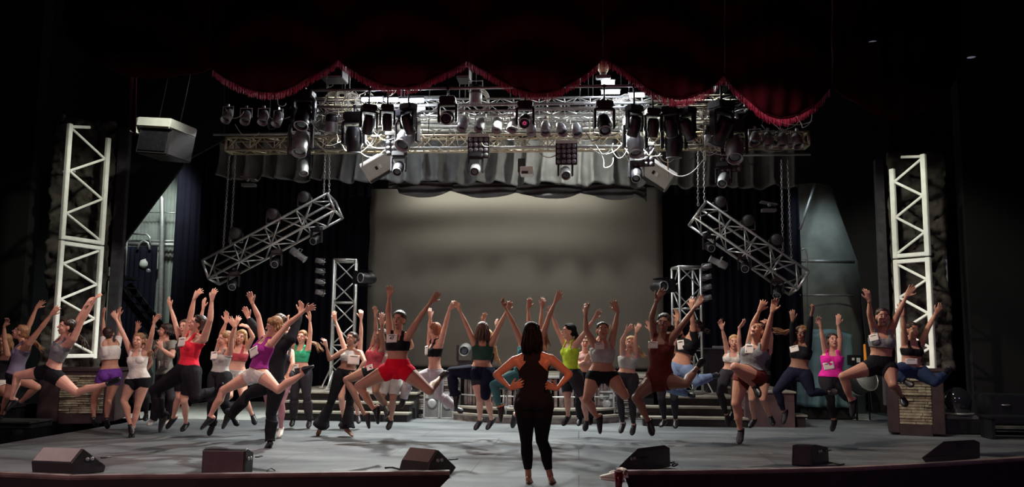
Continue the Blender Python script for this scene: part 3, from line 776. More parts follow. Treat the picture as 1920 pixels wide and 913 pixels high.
wedge_px('dark plum stage monitor, second from the left on the apron', [(461, 845), (465, 841), (476, 848)], [(459, 889), (474, 885)], (377, 888), (M_monitor, mat('plum_speaker_paint', (.075, .045, .055), .5, noise=.15)), (0, 1))
wedge_px('third stage monitor from left, beside the gap in the apron', [(806, 869), (822, 843), (856, 876)], [(800, 893), (848, 888)], (746, 887), (M_monitor, M_monlit))
wedge_px('black wedge monitor right of the gap with white shoes beside it', [(1158, 876), (1196, 840), (1207, 846)], [(1166, 889), (1208, 884)], (1218, 881), M_monitor)
wedge_px('small black stage monitor, second from the right on the apron', [(1522, 835), (1530, 833), (1553, 838)], [(1521, 874), (1555, 868)], (1484, 873), M_monitor, (0, 1))
wedge_px('rightmost stage monitor, a black wedge near the right pedestal', [(1727, 858), (1768, 827), (1780, 832)], [(1735, 868), (1780, 864)], (1795, 864), M_monitor)
# cup and shoes on the thrust
p = G(1160, 905, 0)
p = G(1160, 913, 0)
cup = thing('drink_cup', 'dark red translucent tumbler at the corner of the apron', 'cup', p)
MB().lathe([(.034, 0), (.036, .004), (.045, .16), (.042, .16), (.034, .01), (.001, .01)], n=24).build('tumbler', mat('maroon_plastic', (.18, .015, .03), .2, trans=.2), cup)
MB().lathe([(.047, .155), (.049, .162), (.047, .17), (.043, .17), (.043, .155)], n=24).build('lid', mat('cup_rim', (.5, .4, .4), .3), cup)
def shoe(u, v, yaw, label, m):
    p = G(u, v, 0); t = thing('sneaker', label, 'shoe', p, Matrix.Rotation(yaw, 3, 'Z'))
    mb = MB(); N = 14; rows = []
    st_ = [(-.13, .030, .03, .085), (-.11, .038, .05, .10), (-.05, .040, .05, .105), (.0, .040, .042, .085), (.05, .046, .034, .066), (.10, .048, .026, .052), (.135, .036, .02, .04), (.15, .012, .012, .024)]
    for (x, w_, hz, top_) in st_:
        row = []
        for k in range(N + 1):
            an = -PI / 2 + 2 * PI * k / N; row.append((x, w_ * math.cos(an), .018 + (top_ - .018) * (.5 + .5 * math.sin(an))))
        rows.append(row)
    mb.grid(rows); mb.build('upper', m, t)
    sole = [(-.135, -.03), (-.05, -.04), (.06, -.048), (.12, -.042), (.155, 0), (.12, .042), (.06, .048), (-.05, .04), (-.135, .03)]
    MB().prism([(x, y, 0) for x, y in sole], (0, 0, .022)).build('sole', M_paper, t)
    MB().path([(.04, -.03, .075), (.0, .03, .088), (-.0, -.03, .092), (-.04, .03, .108)], .004, 5).build('laces', M_paper, t)
shoe(1148, 900, 2.6, 'white sneaker lying beside the red tumbler, the front one', mat('white_canvas', (.75, .68, .6), .7))
shoe(1160, 893, 2.2, 'cream sneaker tucked behind the front white one', mat('cream_canvas', (.7, .55, .45), .7))
# cables on the apron
def floor_cable(pts, label, r=.006):
    o = MB().path([G(u, v, r) + Vector((0, 0, 0)) for u, v in pts], r, 6).build('floor_cable', M_cabled); tag(o, label, 'cable')
floor_cable([(722, 877), (728, 876), (736, 876), (744, 878), (752, 880)], 'short black cable beside the third monitor', .010)
floor_cable([(500, 884), (504, 879), (510, 878), (516, 882)], 'thin black cable loop at the apron edge', .005)
floor_cable([(1255, 868), (1264, 866), (1270, 870), (1262, 874), (1256, 872), (1268, 868)], 'tangled black cable right of the wedge by the shoes', .009)
floor_cable([(1552, 866), (1562, 868), (1574, 871), (1583, 870)], 'black cable trailing from the second monitor from right', .008)

# ------------------------------------------------------------------ lighting fixtures
def moving_head(label, loc, s=1.0, yaw=0, tilt=0, lensm=M_glass, headm=M_fixture, group='moving head lamps on the overhead trusses', upright=False, base=True, rod=.03):
    """origin at the clamp; hangs down -z (or stands up when upright)"""
    Rm = Matrix.Rotation(math.radians(yaw), 3, 'Z')
    if upright: Rm = Rm @ Matrix.Rotation(PI, 3, 'X')
    t = thing('moving_head', label, 'stage light', loc, Rm, group)
    MB().box((0, 0, -.07 * s), (.32 * s, .26 * s, .13 * s), bev=.02 * s).tube((0, 0, -.02), (0, 0, rod), .016, 8).box((0, 0, rod), (.06, .07, .06), bev=.01).build('base', M_fixture, t)
    yk = MB(); yk.box((0, 0, -.155 * s), (.34 * s, .12 * s, .04 * s), bev=.01 * s)
    for sx in (-1, 1): yk.box((sx * .175 * s, 0, -.33 * s), (.045 * s, .13 * s, .38 * s), bev=.016 * s)
    yk.build('yoke', M_fixture, t)
    R2 = Matrix.Rotation(math.radians(tilt), 3, 'X'); ax = R2 @ Vector((0, 0, -1)); c = Vector((0, 0, -.42 * s))
    hd = MB().lathe([(.03 * s, -.20 * s), (.10 * s, -.19 * s), (.125 * s, -.12 * s), (.135 * s, 0), (.135 * s, .08 * s), (.115 * s, .14 * s), (.115 * s, .22 * s), (.10 * s, .225 * s), (.095 * s, .19 * s), (.001, .19 * s)], c, ax, 22).build('head', headm, t)
    MB().lathe([(.001, .195 * s), (.06 * s, .205 * s), (.09 * s, .195 * s), (.09 * s, .192 * s)], c, ax, 20).build('lens', lensm, hd)
    MB().lathe([(.10 * s, .222 * s), (.118 * s, .222 * s), (.12 * s, .235 * s), (.10 * s, .235 * s)], c, ax, 22).build('lens_ring', M_fixgrey, hd)
    return t
def par_can(label, loc, s=1.0, yaw=0, tilt=30, m=M_fixgrey, group='small par cans on the lighting truss'):
    t = thing('par_can', label, 'stage light', loc, Matrix.Rotation(math.radians(yaw), 3, 'Z'), group)
    MB().path([(-.10 * s, 0, -.16 * s), (-.10 * s, 0, 0), (.10 * s, 0, 0), (.10 * s, 0, -.16 * s)], .010 * s, 6).box((0, 0, .02 * s), (.04 * s, .04 * s, .05 * s)).build('bracket', M_alu, t)
    ax = Matrix.Rotation(math.radians(tilt), 3, 'X') @ Vector((0, 0, -1)); c = Vector((0, 0, -.16 * s))
    b_ = MB().lathe([(.02 * s, -.14 * s), (.055 * s, -.13 * s), (.075 * s, -.07 * s), (.085 * s, 0), (.085 * s, .13 * s), (.078 * s, .13 * s), (.07 * s, .06 * s), (.001, .055 * s)], c, ax, 18).build('can', m, t)
    MB().lathe([(.001, .07 * s), (.06 * s, .075 * s), (.07 * s, .065 * s)], c, ax, 16).build('lens', M_glass, b_)
    return t
def blinder(label, loc, yaw=0, tilt=0, s=1.0):
    t = thing('blinder_panel', label, 'stage light', loc, Matrix.Rotation(math.radians(yaw), 3, 'Z') @ Matrix.Rotation(math.radians(tilt), 3, 'X'), 'sixteen-lamp blinder panels on the lower truss')
    MB().box((0, .04 * s, -.02 * s), (.42 * s, .14 * s, .06 * s), bev=.008).build('top_cap', M_monlight, t)
    MB().box((0, .04 * s, -.25 * s), (.42 * s, .10 * s, .42 * s), bev=.008).build('housing', M_fixture, t)
    for i in range(4):
        for j in range(4):
            MB().lathe([(.001, .014 * s), (.030 * s, .012 * s), (.041 * s, 0), (.041 * s, -.005)], ((i - 1.5) * .10 * s, -.012 * s, -.10 * s - j * .10 * s), (0, -1, 0), 12).build('lamp', M_glassgrey, t)
    return t
def floodlight(label, loc, s=1.0, R=None):
    t = thing('floodlight', label, 'stage light', loc, R, 'round floodlights on the slanted trusses')
    h = MB().lathe([(.02 * s, .16 * s), (.09 * s, .14 * s), (.12 * s, .06 * s), (.125 * s, -.05 * s), (.118 * s, -.06 * s), (.11 * s, -.045 * s), (.001, -.04 * s)], (0, 0, .20 * s), (0, 1, .1), 22).build('drum', M_fixture, t)
    MB().lathe([(.001, .05 * s), (.11 * s, .052 * s), (.11 * s, .045 * s)], (0, -.01, .20 * s), (0, -1, -.1), 20).build('front_gauze', M_case, h)
    MB().path([(-.14 * s, .03, .20 * s), (-.14 * s, .03, .02 * s), (.14 * s, .03, .02 * s), (.14 * s, .03, .20 * s)], .012 * s, 6).tube((0, .03, 0), (0, .03, .03 * s), .02 * s).build('bracket', M_fixgrey, t)
    return t
def ptop(u, v, Y): return W(u, v, Y)
# overhead trusses
def span(name, label, u0, u1, vmid, Y, w_, h_, bays, r, rb, m, vr=None):
    a = W(u0, vmid, Y); b = W(u1, vmid, Y); c = W(960, vmid, Y); a.z = b.z = c.z
    t = box_truss(name, label, a, b, (0, 0, 1), w_, h_, bays, r, rb, m)
    for k in range(7):
        x = (b.x - a.x) * (k + .5) / 7; MB().tube((x, 0, h_ / 2), (x, 0, 9.5 - a.z), .008, 6).build('suspension_wire', M_cabled, t)
    return t, c.z
_, zF = span('overhead_truss', 'warm-lit lower overhead truss just above the border curtain', 430, 1512, 268, 15.3, .30, .24, 46, .026, .011, M_goldalu)
_, zM = span('overhead_truss', 'middle overhead truss with thick pale tubes behind the par cans', 585, 1378, 230, 15.9, .35, .20, 30, .042, .012, M_alu)
_, zU = span('overhead_truss', 'highest overhead truss mostly hidden behind the fringe', 590, 1400, 200, 14.9, .30, .22, 34, .020, .010, M_alud)
# cross pipes hanging between
for k, (u0, v0, u1, v1, Y) in enumerate([(560, 262, 1375, 290, 15.1), (600, 212, 1380, 244, 15.6), (1000, 190, 1340, 212, 14.7), (590, 176, 850, 190, 14.8), (400, 248, 600, 255, 15.0), (1360, 280, 1520, 300, 15.2)]):
    a = W(u0, v0, Y); b = W(u1, v1, Y); z = (a.z + b.z) / 2
    o = MB().tube((a.x, a.y, z), (b.x, b.y, z), .022, 10).build('batten_pipe', M_alud); tag(o, 'horizontal batten pipe in the overhead rig, %s of six in height order list' % ORD[k], 'pipe', 'batten pipes across the rig')
    o['label'] = ['long batten pipe directly below the warm lower truss', 'long batten pipe running beside the thick middle truss', 'short batten pipe up behind the centre right fringe', 'short batten pipe beside the left work light',
                  'dim batten pipe reaching left of the lit rig', 'dim batten pipe reaching right of the lit rig'][k]
# vertical drop pipes
for k, (u, v0, v1) in enumerate([(682, 225, 316), (1215, 205, 232), (1235, 210, 262), (1252, 262, 332), (1027, 150, 280), (1322, 235, 300), (1106, 225, 262), (760, 240, 268)]):
    a = W(u, v0, 15.45); b = W(u, v1, 15.45)
    o = MB().tube(a, (a.x, a.y, b.z), .013, 8).build('drop_pipe', M_goldalu); tag(o, '%s thin vertical drop pipe from the left between the overhead trusses' % ORD[sorted([682, 1215, 1235, 1252, 1027, 1322, 1106, 760]).index(u)], 'pipe', 'drop pipes in the rig')
# large moving heads in front: (u, v of clamp, scale, yaw, tilt)
big = [(566, 218, 1.12, 6, -28, M_fixgrey), (765, 205, 1.18, -20, -42, M_fixgrey), (1190, 218, 1.1, 10, -24, M_fixgrey), (1263, 216, 1.15, 0, 6, M_fixture), (1376, 226, 1.15, -8, -35, M_fixgrey), (665, 212, 1.1, 0, 8, M_fixture)]
lab = {566: 'large moving head with grey barrel at the left end of the lit rig', 665: 'large black moving head pointing down, between the left and blinder-side grey ones',
       765: 'large grey-barrelled moving head tilted right above the left suspended speaker', 1190: 'large moving head with pale barrel left of the right suspended speaker',
       1263: 'large all-black moving head pointing straight down on the right', 1376: 'large moving head with pale round barrel at the right end of lit rig'}
def hang_batten(name, label, u0, u1, v, Y):
    z = W(960, v, Y).z; x0, x1 = W(u0, v, Y).x, W(u1, v, Y).x
    t = thing('batten_pipe', label, 'pipe', ((x0 + x1) / 2, Y, z), None, 'batten pipes across the rig'); L = x1 - x0
    MB().tube((-L / 2, 0, 0), (L / 2, 0, 0), .024, 10).build('tube', M_alud, t)
    for k in range(6): MB().tube((L * ((k + .5) / 6 - .5), 0, 0), (L * ((k + .5) / 6 - .5), 0, 9.5 - z), .006, 6).build('suspension_wire', M_cabled, t)
    return z
zb1 = hang_batten('batten', 'batten pipe carrying the large moving heads', 545, 1400, 196, 14.55)
zb2 = hang_batten('batten', 'front batten pipe carrying the highest black moving heads', 545, 1380, 164, 13.95)
for u, v, s_, ya, ti, hm in big:
    q = W(u, v, 14.55); moving_head(lab[u], q, s_, ya, ti, headm=hm, rod=max(.03, zb1 - q.z))
# black ones high, silhouetted against the work lights
hi = [(571, 170, 1.05, 0, -30), (632, 205, .8, 0, 10), (692, 197, .78, 30, 22), (727, 197, .68, 10, 12), (766, 195, .80, -34, 26), (840, 182, .85, 0, -70), (985, 190, .8, 0, -62), (1133, 190, .9, 5, -40), (1189, 198, .8, 34, 24), (1224, 204, .74, 10, 12), (1256, 200, .78, -20, 30), (1288, 202, .84, -50, 36), (1352, 190, 1.15, 40, 30)]
for k, (u, v, s_, ya, ti) in enumerate(hi):
    if u == 632: continue
    moving_head('black moving head high under the fringe, %s from the left in its row' % ORD[k if k < 1 else k - 1], W(u, v, 13.95), s_, ya, ti, rod=max(.03, zb2 - W(u, v, 13.95).z))
# small moving heads below the blinders
sm = [(570, 282, 25, -30), (748, 284, 0, -50), (892, 286, 0, -60), (1060, 292, 6, -58), (1193, 294, -6, -45), (1356, 304, -20, -50)]
for k, (u, v, ya, ti) in enumerate(sm):
    moving_head('small moving head below a blinder panel, %s from the left' % ORD[k], W(u, v, 15.0), .72, ya, ti, headm=M_fixgrey if k in (0, 2, 3, 5) else M_fixture, group='small moving heads in the lowest row')
for k, (u, v, ya, ti) in enumerate([(560, 248, 18, -32), (742, 248, 4, -30), (897, 252, 0, -12), (1062, 264, 0, -8), (1206, 268, -6, -30), (1368, 278, -20, -26)]):
    blinder('square blinder panel of sixteen lamps, %s from the left' % ORD[k], W(u, v, 14.9), ya, -ti * .6, .92)
pc = [(428, 200, 1), (462, 203, 1), (495, 203, 1), (522, 206, 1), (869, 215, 0), (901, 216, 0), (932, 217, 0), (963, 217, 0), (996, 222, 0), (1023, 223, 0), (1052, 224, 0), (1081, 226, 0), (1415, 242, 1), (1440, 245, 1), (1467, 246, 1), (1494, 246, 1)]
for k, (u, v, dim) in enumerate(pc):
    par_can('small silver par can in the row under the fringe, %s from the left' % ORD[k], W(u, v, 14.76), 1.05, rnd.uniform(-25, 25), rnd.uniform(-40, -15))
# scoop lamps (silver cylinders)
def scoop(u, v, Y, label, s_=1.0, R=None):
    t = thing('cylinder_lamp', label, 'stage light', W(u, v, Y), R, None)
    b_ = MB().lathe([(.03, 0), (.10, -.01), (.105, -.05), (.105, -.17)], (0, 0, 0), n=22).build('upper_can', M_fixture, t)
    MB().lathe([(.107, -.15), (.11, -.16), (.11, -.33), (.10, -.34), (.10, -.2), (.001, -.2)], (0, 0, 0), n=22).build('silver_shade', M_fixgrey, t)
    MB().path([(-.12, 0, -.12), (-.12, 0, .08), (.12, 0, .08), (.12, 0, -.12)], .010, 6).build('bracket', M_alud, t)
scoop(622, 215, 14.5, 'silver cylinder lamp hanging left of the big black moving head')
scoop(1332, 238, 14.5, 'silver cylinder lamp hanging left of the rightmost big moving head')
scoop(892, 160, 14.2, 'frosted cylinder lamp between the second and third swags')
# extra units higher up: dark ballast boxes on the rig peaks
def ballast(u0, u1, v0, v1, Y, label):
    a, b = W(u0, v1, Y), W(u1, v0, Y)
    t = thing('equipment_box', label, 'equipment box', ((a.x + b.x) / 2, Y, a.z))
    w_, h = b.x - a.x, b.z - a.z
    MB().box((0, 0, h / 2), (w_, .4, h), bev=.01).build('housing', M_fixture, t)
    for z in (0.02, h - .02): MB().box((0, -.2, z), (w_ * .9, .02, .02)).build('edge_strip', M_alu, t)
ballast(606, 648, 128, 152, 14.2, 'black equipment box at the peak between the first two fringed swags')
ballast(858, 882, 130, 152, 14.2, 'black equipment box at the peak left of centre swag')
ballast(1342, 1366, 145, 168, 14.2, 'black equipment box at the peak right of the right work light')
# round pale lamp at the right peak
t = thing('globe_lamp', 'pale round lamp above the right work light', 'lamp', W(1131, 127, 14.2))
MB().ell((0, 0, 0), (.095, .095, .11), n=20, m=14).build('globe', mat('warm_globe', (.8, .65, .42), .5), t)
MB().lathe([(.05, -.13), (.06, -.10), (.05, -.09)], n=16).box((0, 0, -.17), (.25, .12, .06), bev=.01).build('holder', M_alud, t)
# work lights: bright tubes
def tube_light(u0, v0, u1, v1, Y, label, st=60):
    a, b = W(u0, v0, Y), W(u1, v1, Y); z = (a.z + b.z) / 2; a.z = b.z = z; c = (a + b) / 2
    t = thing('work_light', label, 'work light', c)
    w_ = b.x - a.x
    MB().box((0, 0, .05), (w_ + .04, .10, .03), bev=.008).build('housing', M_fixture, t)
    for dy in (-.03, .03):
        MB().tube((-w_ / 2, dy, 0), (w_ / 2, dy, 0), .022, 12).build('fluorescent_tube', mat('lit_tube', (1, 1, 1), .5, emit=(.82, .86, 1.0), estr=45.0), t)
tube_light(679, 187, 716, 187, 14.4, 'lit work light tube nearest the left peak')
tube_light(722, 188, 746, 188, 14.4, 'short lit work light tube between its two longer neighbours')
tube_light(750, 189, 794, 189, 14.4, 'brightest lit work light tube directly below the second swag')
tube_light(762, 202, 796, 203, 14.9, 'lit work light tube lower and behind the brightest one')
tube_light(1128, 155, 1152, 155, 14.5, 'small lit work light just below the pale round lamp')
tube_light(1128, 173, 1162, 173, 14.4, 'lit work light in the middle of right-hand three')
tube_light(1180, 178, 1208, 180, 14.4, 'lit work light touching the fourth swag fringe')
# suspended speakers
def hung_speaker(u, v, Y, w_, h, d, ang, yaw, label):
    Rm = Matrix.Rotation(math.radians(ang), 3, FWD) @ Matrix.Rotation(math.radians(yaw), 3, 'Z') @ Matrix.Rotation(math.radians(26), 3, 'X')
    t = thing('suspended_speaker', label, 'loudspeaker', W(u, v, Y), Rm)
    o = MB().prism([(-w_ / 2, -d / 2, -h * .30), (-w_ / 2, -d / 2, h / 2), (-w_ / 2, d / 2, h / 2), (-w_ / 2, d * .3, -h / 2), (-w_ / 2, -d * .15, -h / 2)], (w_, 0, 0)).build('cabinet', M_monlight, t)
    bv = o.modifiers.new('bevel', 'BEVEL'); bv.width = .012; bv.segments = 2
    MB().prism([(-w_ / 2 + .02, -d / 2 - .003, -h * .30), (-w_ / 2 + .02, -d * .15 - .0, -h / 2 - .004), (w_ / 2 - .02, -d * .15, -h / 2 - .004), (w_ / 2 - .02, -d / 2 - .003, -h * .30)], (0, -.006, -.004)).build('grille', M_fixture, t)
    for sx in (-.05, .03): MB().box((sx, -d / 2 - .004, h * .12), (.05, .012, .07), bev=.003).build('handle_slot', M_black if sx < 0 else M_paper, t)
    MB().box((0, 0, h / 2 + .01), (w_, d, .02), bev=.004).build('top_plate', M_paper, t)
    return t
hung_speaker(711, 313, 16.2, .62, .38, .40, -32, 8, 'pale suspended speaker tilted down to the left')
hung_speaker(1231, 328, 16.2, .62, .38, .40, 36, -8, 'pale suspended speaker tilted down to the right')
# main hung loudspeaker, left
p = W(312, 258, 14.2)
t = thing('hung_loudspeaker', 'large hung loudspeaker with pale top edge at upper left', 'loudspeaker', p, Matrix.Rotation(math.radians(8), 3, FWD) @ Matrix.Rotation(math.radians(-18), 3, 'Z'))
MB().box((.02, 0, -.12), (.72, .6, .50), bev=.02).build('cabinet', M_monitor, t)
MB().box((.02, -.05, .17), (.76, .66, .17), bev=.02).build('top_band', M_monlight, t)
MB().prism([(-.36, -.36, .25), (-.36, -.36, -.02), (-.55, -.30, .0), (-.55, -.28, .23)], (0, .5, 0)).build('side_wing', M_monlight, t)
MB().box((.02, -.305, -.12), (.62, .02, .40), bev=.006).build('grille', M_fixture, t)
for dx in (-.25, .25): MB().tube((dx, 0, .25), (dx, 0, 1.6), .012, 6).build('hanging_wire', M_cabled, t)
# small hung units with lower plate (flown beside the drapes)
def small_unit(u, v, Y, label):
    t = thing('hung_projector', label, 'projector', W(u, v, Y))
    MB().box((0, 0, .07), (.32, .2, .025), Matrix.Rotation(.2, 3, 'Y'), bev=.004).build('upper_plate', M_alud, t)
    MB().lathe([(.02, 0), (.035, 0), (.035, .05), (.02, .05)], (0, -.06, .03), (0, -1, 0), 14).build('lens', M_alu, t)
    MB().box((0, 0, -.07), (.28, .16, .06), bev=.006).build('body', M_fixgrey, t)
    MB().tube((0, .05, -.05), (0, .05, .10), .012).build('stem', M_fixture, t)
small_unit(467, 341, 17.0, 'small flown unit with pale plate left, above the left slanted truss')
small_unit(1441, 388, 17.0, 'small flown unit with pale plate right, above the right slanted truss')
t = thing('hung_projector', 'small white-fronted projector hanging in the centre of the border', 'projector', W(988, 322, 15.6))
MB().box((0, 0, .0), (.24, .3, .15), bev=.01).build('body', M_paper, t)
MB().box((-.10, .05, .12), (.14, .16, .26), bev=.01).build('mount', M_fixture, t)
MB().box((-.03, -.152, -.04), (.12, .01, .05)).build('front_panel', M_fixture, t)

# chains
def chain(u0, v0, u1, v1, Y, label, Yb=None):
    a = W(u0, v0, Y); b = W(u1, v1, Yb or Y); L = (a - b).length; n = int(L / .058); mb = MB()
    dz = (b - a).normalized(); fr = dz.to_track_quat('Z', 'Y').to_matrix()
    for i in range(n):
        c = a.lerp(b, (i + .5) / n); rot = fr @ Matrix.Rotation(PI / 2 * (i % 2), 3, 'Z'); pts = []
        for k in range(8):
            an = 2 * PI * k / 8; pts.append(c + rot @ Vector((.017 * math.cos(an), 0, .036 * math.sin(an))))
        mb.path(pts, .0075, 5, closed=True)
    o = mb.build('chain', M_alu); tag(o, label, 'chain')
chain(432, 262, 418, 474, YD, 'left chain of the pair holding the low end of the left slanted truss')
chain(443, 266, 432, 462, YD + .1, 'right chain of the pair holding the low end of the left slanted truss')
chain(610, 272, 607, 372, YD, 'left chain of the pair holding the high end of the left slanted truss')
chain(618, 272, 617, 366, YD + .1, 'right chain of the pair holding the high end of the left slanted truss')
chain(1309, 282, 1309, 386, YD, 'left chain of the pair holding the high end of the right slanted truss')
chain(1320, 282, 1321, 380, YD + .1, 'right chain of the pair holding the high end of the right slanted truss')
chain(1465, 300, 1468, 478, YD, 'left chain of the pair holding the low end of the right slanted truss')
chain(1477, 300, 1484, 488, YD + .1, 'right chain of the pair holding the low end of the right slanted truss')
# floodlights on top, moving heads below the slanted trusses
for k, (u, v) in enumerate([(441, 448), (511, 412), (570, 380)]):
    floodlight('round floodlight on the left slanted truss, %s' % ['lowest', 'middle one', 'highest'][k], W(u, v + 8, YD), 1.0)
for k, (u, v) in enumerate([(1351, 397), (1403, 432), (1456, 468)]):
    floodlight('round floodlight on the right slanted truss, %s' % ['highest', 'middle one', 'lowest'][k], W(u, v, YD), .95)
for k, (u, v, ya, ti) in enumerate([(594, 425, -10, -70), (519, 468, 5, -70), (439, 508, 10, -60)]):
    moving_head('moving head under the left slanted truss, %s' % ['highest', 'middle one', 'lowest'][k], W(u, v, YD), .62, ya, ti, group='moving heads under the slanted trusses')
for k, (u, v, ya, ti) in enumerate([(1329, 437, 10, -70), (1395, 475, -5, -70), (1457, 520, -20, -50)]):
    moving_head('moving head under the right slanted truss, %s' % ['highest', 'middle one', 'lowest'][k], W(u, v, YD), .62, ya, ti, group='moving heads under the slanted trusses')
def profile_lamp(u, v, yaw, tl, label):
    t = thing('profile_lamp', label, 'stage light', W(u, v, YD), Matrix.Rotation(math.radians(yaw), 3, 'Z') @ Matrix.Rotation(math.radians(tl), 3, 'Y'))
    MB().lathe([(.03, -.16), (.07, -.15), (.075, 0), (.06, .02), (.06, .18), (.075, .2), (.07, .2), (.055, .18), (.001, .17)], (0, 0, -.08), (1, 0, 0), 18).build('barrel', M_fixgrey, t)
    MB().path([(0, -.09, -.08), (0, -.09, .04), (0, .09, .04), (0, .09, -.08)], .01, 6).build('bracket', M_alud, t)
profile_lamp(562, 470, 0, 35, 'grey profile lamp pointing right under the left slanted truss')
profile_lamp(1352, 486, 180, -25, 'grey profile lamp pointing left under the right slanted truss')
# lights clamped on the towers
for k, v in enumerate([491, 510, 530, 550]):
    t = par_can('small silver lamp on the left tower, %s from top' % ORD[k], W(608, v, 17.2), .62, 0, 0, group='small lamps clamped on the truss towers'); t.rotation_quaternion = Matrix.Rotation(PI / 2 + .2, 3, 'Y').to_quaternion()
for k, v in enumerate([501, 521, 540, 560]):
    t = par_can('small silver lamp on the right tower, %s from top' % ORD[k], W(1317, v, 17.2), .62, 0, 0, group='small lamps clamped on the truss towers'); t.rotation_quaternion = Matrix.Rotation(-PI / 2 - .2, 3, 'Y').to_quaternion()
t = moving_head('black moving head clamped on the left tower, facing right', W(668, 520, 17.0), .85, 0, -90, group=None); t.rotation_quaternion = (Matrix.Rotation(math.radians(-35), 3, 'Z') @ Matrix.Rotation(math.radians(-84), 3, 'Y')).to_quaternion()
t = moving_head('black moving head clamped on the right tower, facing left', W(1262, 535, 17.0), .85, 0, -90, group=None); t.rotation_quaternion = (Matrix.Rotation(math.radians(30), 3, 'Z') @ Matrix.Rotation(math.radians(84), 3, 'Y')).to_quaternion()
moving_head('moving head standing on the centre deck in front of the screen', W(872, 690, 17.8) * 1, .92, 0, 100, upright=True, group=None, headm=M_fixgrey)
# ------------------------------------------------------------------ cables in the rig
rc = random.Random(11)
def cable(pts, r, m=M_cable, label='pale cable looping between the overhead trusses'):
    o = MB().path(pts, r, 5).build('rig_cable', m); tag(o, label, 'cable', 'cables looping through the overhead rig'); return o
def catn(a, b, sag, n=14, wob=.0):
    out = []
    for i in range(n + 1):
        t = i / n; p = a.lerp(b, t); p.z -= sag * 4 * t * (1 - t); p.x += wob * math.sin(t * 9); p.y += wob * math.cos(t * 7); out.append(p)
    return out
for k in range(190):
    if k >= 110: k = (k - 110) % 94
    if k < 38: u = rc.uniform(590, 700); v = rc.uniform(165, 262)
    elif k < 72: u = rc.uniform(1090, 1350); v = rc.uniform(182, 280)
    elif k < 94: u = rc.uniform(690, 1100); v = rc.uniform(196, 262)
    elif k < 102: u = rc.uniform(380, 590); v = rc.uniform(170, 240)
    else: u = rc.uniform(1350, 1500); v = rc.uniform(215, 290)
    Y = rc.uniform(14.5, 15.6); L = rc.uniform(12, 70)
    a = W(u, v, Y); b = W(u + L, v + rc.uniform(-16, 22), Y + rc.uniform(-.2, .2))
    cable(catn(a, b, rc.uniform(.03, .28), wob=rc.uniform(0, .04)), rc.uniform(.005, .009), M_cable if rc.random() < .8 else M_cabled)
for (u0, v0, u1, v1, sag) in [(662, 268, 730, 270, .26), (640, 272, 700, 262, .2), (1228, 290, 1318, 300, .34), (822, 276, 846, 278, .08), (1010, 286, 1050, 284, .1), (590, 268, 660, 270, .15), (655, 250, 700, 252, .12), (935, 250, 990, 256, .1), (1060, 246, 1110, 250, .12)]:
    cable(catn(W(u0, v0, 15.0), W(u1, v1, 15.05), sag), .010)
# coils of cable
for k, (u, v) in enumerate([(640, 190), (620, 195), (655, 196), (900, 190), (1160, 205), (1175, 200), (1310, 210), (1330, 214)]):
    c = W(u, v, 14.7); o = MB()
    for q in range(4):
        R = .12 + .012 * q; o.path([c + Vector((R * math.cos(i * PI / 9), .03 * q, 1.25 * R * math.sin(i * PI / 9) + .02 * q)) for i in range(18)], .008, 5, closed=True)
    o = o.build('cable_coil', M_cable); tag(o, '%s coil of pale cable from the left, tied in the overhead rig' % ORD[sorted([640, 620, 655, 900, 1160, 1175, 1310, 1330]).index(u)], 'cable coil', 'coils of cable in the rig')
# small ceiling lights upper right, far in the dark
for k, (u, v) in enumerate([(1636, 79), (1821, 108)]):
    t = thing('ceiling_light', ['faint ceiling downlight, the left of two at upper right', 'faint ceiling downlight, the right of two at upper right'][k], 'ceiling light', W(u, v, 12.0))
    MB().lathe([(.04, .05), (.07, .0), (.06, 0), (.03, .03)], n=16).build('trim_ring', M_fixture, t)
    MB().lathe([(.001, .005), (.055, .005), (.055, .015), (.001, .015)], n=16).build('diffuser', mat('dim_lamp', (.3, .3, .35), .5, emit=(.6, .6, .8), estr=.16), t)
# right wing: drum hardware, box with dome, cases
p = G(1612, 770, .012)
t = thing('drum_stand', 'chrome tripod drum stand in the right wing', 'stand', p)
MB().tube((0, 0, .12), (0, 0, .62), .018).build('column', M_alu, t)
for k in range(3):
    a_ = k * 2.094 + .3; MB().path([(0, 0, .34), (.18 * math.cos(a_), .18 * math.sin(a_), .18), (.40 * math.cos(a_), .40 * math.sin(a_), .012)], .013).build('leg', M_alu, t)
    MB().ell((.40 * math.cos(a_), .40 * math.sin(a_), .014), (.02, .02, .014)).build('rubber_foot', M_black, t)
p = W(1615, 712, 16.6)
t = thing('drum', 'grey-fringed drum lying behind the leaping woman near right pedestal', 'drum', p, Matrix.Rotation(.5, 3, 'Z') @ Matrix.Rotation(1.2, 3, 'X'))
MB().lathe([(.24, -.14), (.25, -.13), (.25, .13), (.24, .14)], n=28).build('shell', M_fixture, t)
for z in (-.14, .14): MB().lathe([(.25, -.012), (.262, -.012), (.262, .012), (.25, .012)], (0, 0, z), n=28).build('hoop', M_alu, t)
MB().lathe([(.001, .0), (.25, .0), (.25, .004), (.001, .004)], (0, 0, .142), n=28).build('drumhead', M_fixgrey, t)
t = thing('drum_case', 'black drum hardware case on the floor behind the drum', 'case', G(1648, 765, .012))
MB().box((0, 0, .22), (.5, .4, .42), bev=.03).build('case_body', M_fixture, t)
MB().box((0, -.2, .36), (.52, .03, .03), bev=.005).build('edge_trim', M_alud, t)
MB().path([(-.08, -.21, .25), (-.08, -.25, .25), (.08, -.25, .25), (.08, -.21, .25)], .01, 6).build('handle', M_alud, t)
p = W(1626, 662, 17.8)
t = thing('orange_lantern', 'small orange lit sign box in the right wing behind the bare-waisted dancer', 'lamp', p)
